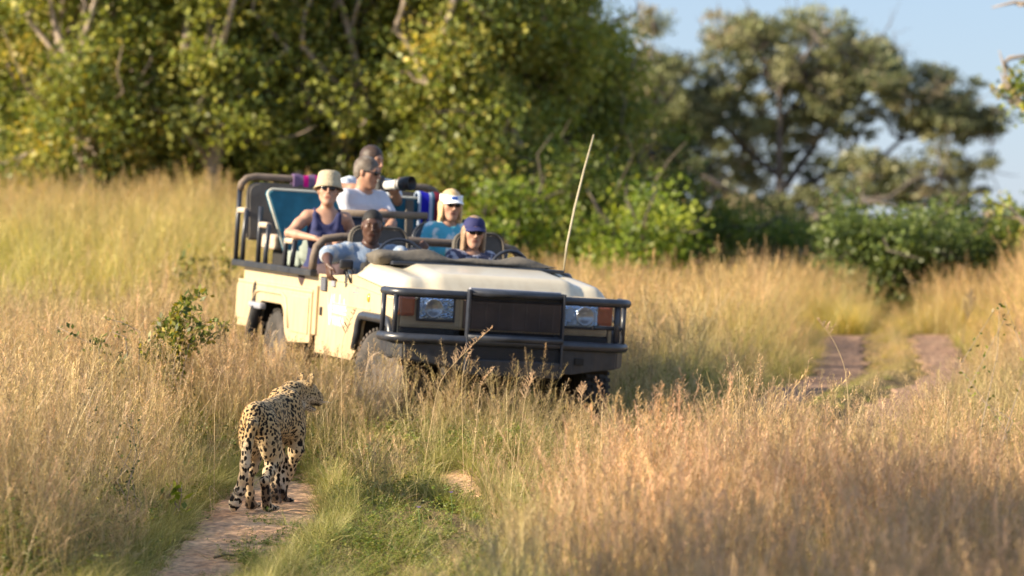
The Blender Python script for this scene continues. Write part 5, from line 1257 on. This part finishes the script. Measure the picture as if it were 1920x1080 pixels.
# front passenger ----------------------------------------------------
q = Person('woman in the front seat with navy cap and brown shoulder length hair', G, vpt(889, 436, -1.12), R(-8), R(4), R(0), R(4), sk_fair, True, s=1.02)
for y in (-1, 1): q.arm[y] = (q.sh[y] + A3(.05, y * .06, -.26), q.sh[y] + A3(.26, -y * .03, -.27), A3(1, -y * .4, 0), A3(0, 0, 1), .5)
q.auto_legs(.43, .30); q.body(); tee(q, plaid, .95, .014, .07, 'checked_shirt'); q.hair(hairlb, 'long'); trousers(q, khaki); shoes(q); q.glasses()
def cap(q, m, name='cap', peak=.075, h=.105, tiltz=.0, logo=None):
    mb = MB(); prof = [(.097, .028), (.099, .045), (.094, .075), (.080, .100), (.055, .118), (.025, .127), (.006, .128), (.006, .132), (.02, .131)][:7]
    mb.lathe([(.094, .030)] + prof, 26, Matrix.Translation((-.012, 0, 0)) @ Matrix.Scale(.9, 4, (0, 1, 0)))
    o = q.rel(mb, name, m)
    mb = MB(); b = bmesh.new(); n = 14; top = []; bot = []
    for k in range(n + 1):
        a = R(-62 + 124 * k / n)
        for j, rr in enumerate((0, .5, 1)):
            x = -.012 + .096 * math.cos(a) + rr * (peak * math.cos(a * .75)); y = .088 * math.sin(a) * (1 + .02 * rr); z = .036 + .016 * (1 - (y / .085) ** 2) - .022 * rr
            top.append(b.verts.new((x, y, z))); bot.append(b.verts.new((x, y, z - .004)))
    for k in range(n):
        for j in range(2):
            p = k * 3 + j; b.faces.new((top[p], top[p + 1], top[p + 4], top[p + 3])); b.faces.new((bot[p], bot[p + 3], bot[p + 4], bot[p + 1]))
        b.faces.new((top[k * 3 + 2], bot[k * 3 + 2], bot[k * 3 + 5], top[k * 3 + 5]))
    mb.take(b); q.rel(mb, 'peak', m, o); return o
cap(q, mat('navy_cap', (.02, .022, .10), .8, bump=.2))
# woman in the straw hat ---------------------------------------------
q = Person('smiling woman in a straw hat and navy tank top resting her arm on the rail', G, vpt(616, 358, -2.12), R(-16), R(-8), R(-10), R(6), sk_fair, True, s=1.06)
el = vpt(542, 437, -2.16); wr = vpt(592, 447, -1.92); q.arm[-1] = (el, wr, A3(.25, .45, -.1), A3(.3, -.1, 1), .5)
el = vpt(660, 438, -2.2); wr = vpt(640, 452, -1.92); q.arm[1] = (el, wr, A3(.3, -.5, -.1), A3(.2, .1, 1), .5)
q.auto_legs(.40, .40, .16); q.body()
def tank(F):
    q.torso(F, .010, top=False)
    for y in (-1, 1): F.chain([q.nb + q.Z(-.01, y * .092, .000), q.nb + q.Z(.045, y * .090, -.035), q.ch + q.Z(.085, y * .082, .06)], [.016, .020, .030], .02, 0); F.chain([q.nb + q.Z(-.01, y * .092, .000), q.nb + q.Z(-.06, y * .090, -.05), q.ch + q.Z(-.08, y * .075, .04)], [.016, .018, .03], .02, 0)
    F.ell(q.ch + q.Z(.09, 0, .18), A3(.12, .066, .095), .012, 0, q.B, True)
    for y in (-1, 1): F.ell(q.ch + q.Z(0, y * .185, .10), A3(.14, .055, .10), .012, 0, q.B, True)
q.garment('tank_top', navy, tank, (.002, 30), .008); trousers(q, mat('dark_mauve_trousers', (.07, .045, .05), .9, bump=.3)); shoes(q); q.hair(hairbr, 'short'); q.glasses()
straw = mat('woven_straw', (.46, .39, .26), .8, var=.12, scale=50, bump=.6, bscale=90)
MH = Matrix.Translation((-.010, 0, .015)) @ Matrix.Rotation(R(-6), 4, 'Y') @ Matrix.Scale(.92, 4, (0, 1, 0))
mb = MB(); mb.lathe([(.100, .02), (.126, -.006), (.129, -.003), (.108, .034), (.105, .05), (.099, .09), (.094, .122), (.082, .134), (.03, .124), (.002, .122)], 30, MH); o = q.rel(mb, 'straw_hat', straw)
mb = MB(); mb.lathe([(.1052, .034), (.1062, .036), (.1035, .060), (.1025, .060), (.1025, .058)], 30, MH); q.rel(mb, 'hat_band', mat('brown_band', (.22, .17, .12), .8), o)
# woman with the white visor -----------------------------------------
q = Person('blond woman in the second row with white visor and turquoise shirt', G, vpt(846, 385, -2.14), R(-2), R(3), R(8), R(3), sk_fair, True, s=1.03)
for y in (-1, 1): q.arm[y] = (q.sh[y] + A3(.02, y * .08, -.27), q.sh[y] + A3(.24, y * .03, -.27), A3(1, -y * .4, 0), A3(0, 0, 1), .5)
q.auto_legs(.42, .40); q.body(); tee(q, turq, .80, .014, .062, 'polo_shirt'); q.hair(hairbl, 'bob'); trousers(q, khaki); shoes(q); q.glasses()
wv = mat('white_visor', (.85, .86, .88), .7, var=.03)
mb = MB(); mb.lathe([(.104, .034), (.106, .036), (.1055, .085), (.1035, .085), (.1035, .04)], 28, Matrix.Translation((-.012, 0, 0)) @ Matrix.Scale(.88, 4, (0, 1, 0))); o = q.rel(mb, 'visor', wv)
mb = MB(); b = bmesh.new(); n = 14; top = []; bot = []
for k in range(n + 1):
    a = R(-64 + 128 * k / n)
    for rr in (0, .5, 1):
        x = -.012 + .102 * math.cos(a) + rr * .07 * math.cos(a * .7); y = .092 * math.sin(a); z = .038 + .016 * (1 - (y / .085) ** 2) - .022 * rr
        top.append(b.verts.new((x, y, z))); bot.append(b.verts.new((x, y, z - .004)))
for k in range(n):
    for j in range(2):
        p = k * 3 + j; b.faces.new((top[p], top[p + 1], top[p + 4], top[p + 3])); b.faces.new((bot[p], bot[p + 3], bot[p + 4], bot[p + 1]))
    b.faces.new((top[k * 3 + 2], bot[k * 3 + 2], bot[k * 3 + 5], top[k * 3 + 5]))
mb.take(b); q.rel(mb, 'peak', wv, o)
mb = MB(); mb.box((.0955, .0, .064), (.006, .05, .026), bev=.004); q.rel(mb, 'blue_emblem', mat('blue_emblem', (.04, .16, .62), .6), o)
# man in the white T-shirt -------------------------------------------
q = Person('man in a white T-shirt and sunglasses looking to the side in the third row', G, vpt(689, 324, -2.92), R(46), R(6), R(22), R(4), sk_tan, s=1.06)
el = vpt(662, 428, -2.85); wr = vpt(706, 401, -2.60); q.arm[-1] = (el, wr, A3(.2, .5, .1), A3(.5, -.3, .8), 1.1)
el = vpt(735, 420, -2.80); wr = vpt(724, 440, -2.6); q.arm[1] = (el, wr, A3(.4, -.3, -.2), A3(.2, .2, 1), .7)
q.auto_legs(.40, .42); q.body(); tee(q, whitec, .62, .014, .07); q.hair(hairgr, 'short'); q.glasses(); trousers(q, khaki); shoes(q)
# the photographer standing behind -----------------------------------
q = Person('man at the back in a pale shirt raising a camera with a long lens', G, vpt(698, 303, -3.62), R(30), R(4), R(12), R(4), sk_tan, s=1.06)
el = vpt(640, 352, -3.50); wr = vpt(712, 356, -3.30); q.arm[-1] = (el, wr, A3(.4, .9, .2), A3(-.3, -.5, .6), .9)
el = vpt(745, 378, -3.45); wr = vpt(742, 357, -3.22); q.arm[1] = (el, wr, A3(.5, .5, .6), A3(-.2, .8, -.4), .9)
q.auto_legs(.36, .42); q.body(); tee(q, palebl, .55, .016, .065, 'shirt'); q.hair(hairbr, 'short'); trousers(q, khaki); shoes(q)
c0 = vpt(722, 348, -3.20); c1 = vpt(769, 344, -2.98); dv = Vector(c1 - c0); L_ = dv.length; Mc = VM @ (Matrix.Translation(c0) @ dv.to_track_quat('Z', 'Y').to_matrix().to_4x4())
camo = tag(empty('camera_with_lens', mat=Mc), 'camera with a long black and white telephoto lens held above the seats', 'camera')
cwh = mat('pale_lens_barrel', (.68, .66, .62), .4, var=.03); cbk = mat('black_camera', (.012, .012, .014), .4)
MB().box((0, .0, -.05), (.14, .10, .08), bev=.015).build('camera_body', cbk, camo); MB().box((0, .065, -.05), (.06, .04, .06), bev=.012).build('viewfinder', cbk, camo)
MB().lathe([(.001, -.01), (.038, -.01), (.038, L_ * .35), (.044, L_ * .42), (.046, L_ * .66), (.001, L_ * .66)], 22).build('lens_barrel', cwh, camo)
MB().lathe([(.047, L_ * .64), (.060, L_ * .66), (.062, L_ * 1.08), (.057, L_ * 1.08), (.055, L_ * .8), (.002, L_ * .78)], 22).build('lens_hood', cbk, camo)
MB().lathe([(.0465, L_ * .5), (.0475, L_ * .5), (.0475, L_ * .54), (.0465, L_ * .54)], 22).build('focus_ring', cbk, camo)

# ================================================================== leopard
LO = PX(480, 968, 21.75); LO = np.array([LO[0], LO[1], 0.]); LYAW = R(12.5)
LO[2] = soil(LO) + .012
LR = np.array([[math.sin(LYAW), -math.cos(LYAW), 0], [math.cos(LYAW), math.sin(LYAW), 0], [0, 0, 1]])   # x forward, y left, z up
def lw(p): return LO + LR @ np.asarray(p, float)
def lp(px_, py_, x):      # local point seen at that place of the picture, on the cross plane x
    d = LR.T @ np.array([(px_ - 960) / FPX, 1, -(py_ - 400) / FPX]); a = LR.T @ (np.array([0, 0, HC]) - LO)
    return a + d * ((x - a[0]) / d[0])
F = Field((-.35, -.75, -.06), (1.35, .42, 1.0), .0068)
v_ = lambda *a: np.array(a, float)
HW = math.radians(-41); HD = v_(math.cos(HW), math.sin(HW), -.30); HD /= np.linalg.norm(HD)      # where the head points
HS = np.cross(v_(0, 0, 1), HD); HS /= np.linalg.norm(HS); HU = np.cross(HD, HS); HM = np.stack([HD, HS, HU], 1)
hc = lp(570, 737, .85); hs_ = 1.05
# trunk
F.ell((.02, 0, .570), (.140, .096, .122), .06, 0); F.ell((.30, -.005, .550), (.24, .090, .115), .08, 0); F.ell((.56, -.01, .545), (.19, .096, .145), .08, 0)
F.cone((-.06, 0, .625), (.28, 0, .640), .055, .055, .05, 0); F.cone((.28, 0, .640), (.60, -.01, .680), .050, .055, .05, 0)
for y in (-1, 1): F.ell((.60, y * .064 - .01, .585), (.105, .052, .145), .05, 0)          # shoulder blades
F.ell((.70, -.02, .50), (.09, .095, .12), .06, 0)                                       # breast
nk = v_(.64, .01, .675)
F.chain([nk, (nk + hc) / 2 + [.00, .015, .025], hc - HD * .045 - HU * .005], [.086, .068, .056], .040, 1)
F.cone(v_(.72, -.03, .56), hc - HD * .02 - HU * .06, .066, .045, .05, 1)
# head
def H(a, b, c): return hc + HM @ (v_(a, b, c) * hs_)
F.ell(H(.0, 0, .010), v_(.088, .074, .070) * hs_, .03, 2, HM); F.ell(H(.035, 0, -.022), v_(.075, .062, .052) * hs_, .03, 2, HM)
F.ell(H(.088, 0, -.018), v_(.048, .042, .042) * hs_, .025, 2, HM); F.cone(H(.04, 0, .032), H(.112, 0, .010), .036, .025, .02, 2)
for y in (-1, 1): F.ell(H(.106, y * .021, -.026), v_(.030, .023, .026) * hs_, .012, 2, HM); F.ell(H(.035, y * .050, -.018), v_(.035, .026, .034) * hs_, .02, 2, HM)
F.cone(H(.134, 0, .002), H(.130, 0, -.008), .014, .012, .008, 3)                                     # nose pad
F.ell(H(.068, 0, -.080), v_(.046, .028, .018) * hs_, .012, 2, HM); F.cone(H(.02, 0, -.055), H(.07, 0, -.070), .034, .022, .025, 2)     # lower jaw, a little open
F.ell(H(.090, 0, -.058), v_(.042, .050, .012) * hs_, .006, 4, HM, True)                                     # the open mouth
for y in (-1, 1): F.cone(H(.075, y * .050, .022), H(.078, y * .052, .020), .014, .012, .010, 3, True); F.cone(H(.068, y * .040, .020), H(.070, y * .040, .020), .012, .012, .004, 3)
for y in (-1, 1):                                                                       # round ears
    e = H(-.015, y * .058, .078); e = e + HU * .006; F.ell(e, (.018, .038, .045), .008, 5, HM); F.cone(e - HU * .035, e, .020, .018, .015, 5); F.ell(e + HD * .022, (.013, .024, .030), .004, 5, HM, True)
# hind legs
def leg(pts, rs, k=.03, pid=6): F.chain([v_(*p) for p in pts], rs, k, pid)
def paw(c, d, r_=.036, pid=7, up=(0, 0, 1)):
    c = v_(*c); d = v_(*d); d /= np.linalg.norm(d); s_ = np.cross(v_(*up), d); s_ /= np.linalg.norm(s_); u_ = np.cross(d, s_)
    M_ = np.stack([d, s_, u_], 1); F.ell(c, (.050, .040, .026), .02, pid, M_)
    for k in (-1.5, -.5, .5, 1.5):
        q = c + d * (.040 - abs(k) * .006) + s_ * k * .021; F.cone(q, q + d * .022 - u_ * .002, .0165, .0140, .006, pid)
yr, yl = -.078, .066
# right hind: standing, nearest
F.ell((.045, yr + .005, .470), (.120, .066, .155), .05, 6)
leg([(.06, yr, .43), (.105, yr - .004, .335), (.02, yr, .255), (-.075, yr + .002, .205)], [.066, .052, .036, .026])
leg([(-.075, yr + .002, .205), (-.045, yr + .002, .11), (-.018, yr + .002, .045)], [.029, .0275, .031], .02); F.cone((-.09, yr, .212), (-.08, yr, .20), .020, .020, .02, 6)
paw((.012, yr, .028), (1, -.25, 0))
# left hind: a stride ahead
F.ell((.075, yl, .475), (.115, .064, .150), .05, 6)
leg([(.10, yl, .43), (.19, yl + .006, .345), (.14, yl + .006, .265), (.085, yl + .012, .215)], [.064, .050, .036, .026])
leg([(.085, yl + .012, .215), (.125, yl + .015, .11), (.15, yl + .018, .045)], [.029, .0275, .031], .02); paw((.18, yl + .018, .030), (1, 0, 0))
# right fore: bearing weight
f0 = v_(.60, -.090, .47); ff = lp(529, 941, .66); ff[2] = soil(lw(ff)) - LO[2] + .03
leg([f0, v_(.60, -.088, .36), (v_(.60, -.088, .36) + ff) / 2 + [.01, .005, .03], ff + [-.02, 0, .055], ff], [.062, .046, .034, .029, .030])
paw(ff + [.015, 0, -.002], (1, -.55, 0), .04)
# left fore: lifted and folded back, its sole to the viewer
g0 = v_(.62, .055, .45); g1 = v_(.60, .045, .30); g2 = lp(517, 898, .60); g3 = lp(515, 925, .545)
leg([g0, g1, g2, g3], [.066, .050, .036, .032]); paw(g3 + [-.004, 0, -.018], (-.15, 0, -1.), up=(1, 0, 0))
pd_ = g3 + [-.033, 0, -.020]
# tail: down along the left hind leg, tip curled outwards
tp = [lp(486, 776, -.13), lp(472, 800, -.175), lp(463, 835, -.19), lp(459, 870, -.185), lp(455, 900, -.175), lp(448, 922, -.17), lp(440, 943, -.165), lp(437, 953, -.155)]
tp[0] = v_(-.08, .0, .60); F.chain([v_(-.03, 0, .61)] + tp, [.06, .046, .036, .033, .031, .030, .034, .036, .026], .02, 8)
leop = tag(empty('leopard', tuple(LO), (0, 0, math.pi / 2 - LYAW)), 'leopard seen from behind, walking up the dirt rut and looking right', 'leopard')
bodyo, LV, ids = F.net('body', None, None, smooth_it=1)
bodyo.parent = leop; bodyo.data.materials.clear()
x, y, z = LV.T; n = len(LV)
# coat attributes: belly/inner white, size of spots, tail position, head
leg_f = np.clip(1 - (z - .30) / .22, 0, 1)
tpa = np.array([v_(-.03, 0, .61)] + tp); seg = np.concatenate([[0], np.cumsum(np.linalg.norm(np.diff(tpa, axis=0), axis=1))])
bd_ = np.full(n, 9.); tt = np.zeros(n)
for i in range(len(tpa) - 1):
    ab = tpa[i + 1] - tpa[i]; t = np.clip(((LV - tpa[i]) @ ab) / (ab @ ab), 0, 1); d = np.linalg.norm(LV - tpa[i] - t[:, None] * ab, axis=1)
    m = d < bd_; bd_[m] = d[m]; tt[m] = (seg[i] + t * (seg[i + 1] - seg[i]))[m]
tail = np.clip((.052 - bd_) / .012, 0, 1) * (tt > .12); tt = tt / seg[-1]
hl = (LV - hc) @ HM / hs_; headm = np.clip((.16 - np.linalg.norm(hl - [.03, 0, 0], axis=1)) / .05, 0, 1)
white = np.clip((.40 - z) / .1, 0, 1) * 0 + np.clip(1 - np.abs(y) / .06, 0, 1) * np.clip((.50 - z) / .08, 0, 1) * (x > .0) * .9
white = np.maximum(white, .15 * leg_f)
white = np.maximum(white, np.clip((-.045 - hl[:, 2]) / .02, 0, 1) * headm)                    # chin
white = np.maximum(white, .55 * np.clip((-.0 - hl[:, 2]) / .04, 0, 1) * headm)
white = np.maximum(white, np.clip((tt - .72) / .12, 0, 1) * tail * .6)
inner = np.clip(1 - np.abs(y + .0) / .045, 0, 1) * np.clip((.5 - z) / .1, 0, 1) * np.clip((z - .2) / .1, 0, 1); white = np.maximum(white, inner * .6)
dark = np.zeros(n)                                                                        # nose, lips, inside of the mouth, ear backs, soles
dark = np.maximum(dark, np.clip(1 - np.linalg.norm((hl - [.136, 0, -.002]) / [.018, .016, .014], axis=1) + .35, 0, 1))
dark = np.maximum(dark, np.clip(1.25 - np.linalg.norm((hl - [.085, 0, -.058]) / [.060, .08, .022], axis=1), 0, 1) * 1.6)
for s_ in (-1, 1):
    ee = hl - [-.030, s_ * .058, .076]; dark = np.maximum(dark, np.clip(1.3 - np.linalg.norm(ee / [.022, .026, .026], axis=1), 0, 1) * .9 * (hl[:, 0] < -.012))
    dark = np.maximum(dark, np.clip(1.3 - np.linalg.norm((hl - [.078, s_ * .048, .021]) / [.013, .013, .010], axis=1), 0, 1) * 2)
for (a, b_, r__) in ((0, 0, .016), (.026, -.020, .009), (.030, -.007, .009), (.030, .007, .009), (.026, .020, .009)):
    c = pd_ + [0, b_, -a * 1.0 + .004]; dark = np.maximum(dark, np.clip(1.35 - np.linalg.norm(LV - c, axis=1) / r__, 0, 1))
sole = np.clip((.03 - z) / .02, 0, 1) * .5
# brownish rear of the standing metatarsals
brown = np.clip((.20 - z) / .03, 0, 1) * (x < .6) * np.clip((-(x + .035) ) / .02, 0, 1) * (y < 0) * .9
brown = np.maximum(brown, np.clip((.085 - np.linalg.norm(LV - (ff + [-.02, 0, .01]), axis=1)) / .03, 0, 1) * (x < ff[0] + .02) * .95)
brown = np.maximum(brown, np.clip((.10 - np.linalg.norm(LV - (g3 + [-.01, 0, -.02]), axis=1)) / .03, 0, 1) * .9)
brown = np.maximum(brown, np.clip((.07 - np.linalg.norm(LV - v_(.14, yl + .02, .03), axis=1)) / .03, 0, 1) * .8)
flt_attr(bodyo, leg_f, 'legs'); flt_attr(bodyo, tail, 'tail'); flt_attr(bodyo, tt, 'tailpos'); flt_attr(bodyo, headm, 'head'); flt_attr(bodyo, white, 'white'); flt_attr(bodyo, np.clip(dark, 0, 1), 'dark'); flt_attr(bodyo, brown, 'brown')
# the coat
lm = bpy.data.materials.new('leopard_coat'); lm.use_nodes = True; N = lm.node_tree.nodes; L = lm.node_tree.links; pb = N['Principled BSDF']
pb.inputs['Roughness'].default_value = .75; pb.inputs['Specular IOR Level'].default_value = .18; pb.inputs['Sheen Weight'].default_value = .08; pb.inputs['Sheen Roughness'].default_value = .4
def att(nm): a = N.new('ShaderNodeAttribute'); a.attribute_name = nm; return a.outputs['Fac']
def mth(op, a, b=None, c=None, clamp=False):
    m = N.new('ShaderNodeMath'); m.operation = op; m.use_clamp = clamp
    for i, v in enumerate((a, b, c)):
        if v is None: continue
        if isinstance(v, (int, float)): m.inputs[i].default_value = v
        else: L.new(v, m.inputs[i])
    return m.outputs[0]
def mixc(f, a, b):
    m = N.new('ShaderNodeMix'); m.data_type = 'RGBA'
    for i, v in ((0, f), (6, a), (7, b)):
        if isinstance(v, tuple): m.inputs[i].default_value = (*v, 1)
        elif isinstance(v, (int, float)): m.inputs[i].default_value = v
        else: L.new(v, m.inputs[i])
    return m.outputs[2]
tc = N.new('ShaderNodeTexCoord'); nz = N.new('ShaderNodeTexNoise'); nz.inputs['Scale'].default_value = 22; nz.inputs['Detail'].default_value = 3; L.new(tc.outputs['Object'], nz.inputs['Vector'])
vm_ = N.new('ShaderNodeVectorMath'); vm_.operation = 'MULTIPLY_ADD'; L.new(nz.outputs['Color'], vm_.inputs[0]); vm_.inputs[1].default_value = (.022, .022, .022); L.new(tc.outputs['Object'], vm_.inputs[2])
def vor(scale, stretch=(1, 1, 1), rnd=.85):
    mp = N.new('ShaderNodeMapping'); mp.inputs['Scale'].default_value = stretch; L.new(vm_.outputs[0], mp.inputs['Vector'])
    v = N.new('ShaderNodeTexVoronoi'); v.inputs['Scale'].default_value = scale; v.inputs['Randomness'].default_value = rnd; L.new(mp.outputs[0], v.inputs['Vector']); return v
def spots(v, r0, soft=.06):  # 1 inside the spot
    h = mth('SUBTRACT', r0, v.outputs['Distance']); return mth('DIVIDE', h, soft, clamp=True)
vb = vor(58, (.8, 1, .8)); vl = vor(42, (1, 1, .62)); vh = vor(80); vr = vor(15)
szn = N.new('ShaderNodeTexNoise'); szn.inputs['Scale'].default_value = 9; L.new(tc.outputs['Object'], szn.inputs['Vector'])
rad = mth('MULTIPLY_ADD', szn.outputs['Fac'], .16, .45)
sb = mth('DIVIDE', mth('SUBTRACT', rad, vb.outputs['Distance']), .07, clamp=True)
radl = mth('MULTIPLY_ADD', szn.outputs['Fac'], .16, .42)
sl_ = mth('DIVIDE', mth('SUBTRACT', radl, vl.outputs['Distance']), .06, clamp=True)
shd = mth('DIVIDE', mth('SUBTRACT', .46, vh.outputs['Distance']), .10, clamp=True)
legs_ = att('legs'); lf = mth('DIVIDE', mth('SUBTRACT', legs_, .25), .3, clamp=True); hd_ = att('head'); ta = att('tail'); tpz = att('tailpos')
def lerp(f, a, b): return mth('ADD', mth('MULTIPLY', a, mth('SUBTRACT', 1, f)), mth('MULTIPLY', b, f))
s1 = lerp(lf, sb, sl_); s1 = lerp(ta, s1, sl_); s1 = lerp(hd_, s1, shd)
# bands towards the tip of the tail
wv_ = N.new('ShaderNodeTexNoise'); wv_.inputs['Scale'].default_value = 30; L.new(tc.outputs['Object'], wv_.inputs['Vector'])
bands = mth('SINE', mth('ADD', mth('MULTIPLY', tpz, 95), mth('MULTIPLY', wv_.outputs['Fac'], 7))); bandm = mth('GREATER_THAN', bands, -.05)
tf = mth('MULTIPLY', ta, mth('DIVIDE', mth('SUBTRACT', tpz, .80), .08, clamp=True)); s1 = lerp(tf, s1, bandm)
wf = att('white'); 
base = mixc(mth('DIVIDE', mth('SUBTRACT', vr.outputs['Distance'], .2), .5, clamp=True), (.58, .39, .18), (.66, .49, .26))
rose = mixc(mth('MULTIPLY', mth('SUBTRACT', 1, lf), .45), base, (.54, .35, .16))
base = mixc(legs_, rose, (.68, .50, .29)); base = mixc(wf, base, (.74, .68, .58))
hn = N.new('ShaderNodeTexNoise'); hn.inputs['Scale'].default_value = 160; L.new(tc.outputs['Object'], hn.inputs['Vector'])
base = mixc(mth('MULTIPLY', hn.outputs['Fac'], .25), base, (.35, .24, .12))
base = mixc(att('brown'), base, (.15, .095, .06))
c_ = mixc(s1, base, (.016, .012, .010)); c_ = mixc(att('dark'), c_, (.018, .014, .014))
L.new(c_, pb.inputs['Base Color'])
bp = N.new('ShaderNodeBump'); bp.inputs['Strength'].default_value = .5; bp.inputs['Distance'].default_value = .004; hn2 = N.new('ShaderNodeTexNoise'); hn2.inputs['Scale'].default_value = 140; hn2.inputs['Detail'].default_value = 3
mp = N.new('ShaderNodeMapping'); mp.inputs['Scale'].default_value = (.35, 1, .6); L.new(tc.outputs['Object'], mp.inputs[0]); L.new(mp.outputs[0], hn2.inputs['Vector'])
L.new(hn2.outputs['Fac'], bp.inputs['Height']); L.new(bp.outputs[0], pb.inputs['Normal'])
bodyo.data.materials.append(lm)
# short fur along the whole body, so that the outline is soft
def fur():
    me = bodyo.data; nf = len(me.polygons); co = np.zeros(len(me.vertices) * 3, np.float32); me.vertices.foreach_get('co', co); co = co.reshape(-1, 3)
    nr = np.zeros(len(me.vertices) * 3, np.float32); me.vertices.foreach_get('normal', nr); nr = nr.reshape(-1, 3)
    vi = np.zeros(nf * 4, np.int32); me.polygons.foreach_get('vertices', vi); vi = vi.reshape(-1, 4)
    r = np.random.default_rng(3); m = 60000; f = r.integers(0, nf, m); wts_ = r.dirichlet([1] * 4, m); p = (co[vi[f]] * wts_[..., None]).sum(1); nn = nr[vi[f, 0]]
    lay = np.where((p[:, 2] < .42)[:, None], v_(-.1, 0, -1), v_(-.9, 0, -.5)); d = nn * .38 + lay * .8 + r.normal(0, .18, (m, 3)); d /= np.linalg.norm(d, axis=1)[:, None]
    # keep only the hairs that leave the skin
    ok = (d * nn).sum(1) > .05; p, d, nn, f = p[ok], d[ok], nn[ok], f[ok]; m = len(p)
    l = r.uniform(.005, .011, m)[:, None] * (1 + .5 * (p[:, 2:3] > .6)); s_ = np.cross(d, nn); s_ /= np.linalg.norm(s_, axis=1)[:, None] + 1e-6
    V = np.stack([p - s_ * .0006, p + s_ * .0006, p + d * l], 1).reshape(-1, 3)
    o = mesh_np('fur', V, np.arange(3 * m).reshape(-1, 3), lm, leop); tag(o, kind='stuff')
    for nm in ('legs', 'tail', 'tailpos', 'head', 'white', 'dark', 'brown'):
        a = np.zeros(len(co), np.float32); me.attributes[nm].data.foreach_get('value', a); flt_attr(o, np.repeat(a[vi[f, 0]], 3), nm)
fur()
wh = MB()
for s_ in (-1, 1):
    for k in range(6):
        a = Vector(H(.118, s_ * .034, -.020 - .004 * (k % 3))); b_ = a + Vector(HM @ v_(-.02 + .012 * k, s_ * .08, -.02 + .006 * k)); wh.tube([a, (a + b_) / 2 + Vector((0, 0, .004)), b_], [.0007, .0005, .0002], n=4)
wh.build('whiskers', mat('white_whisker', (.85, .83, .8), .5), leop)
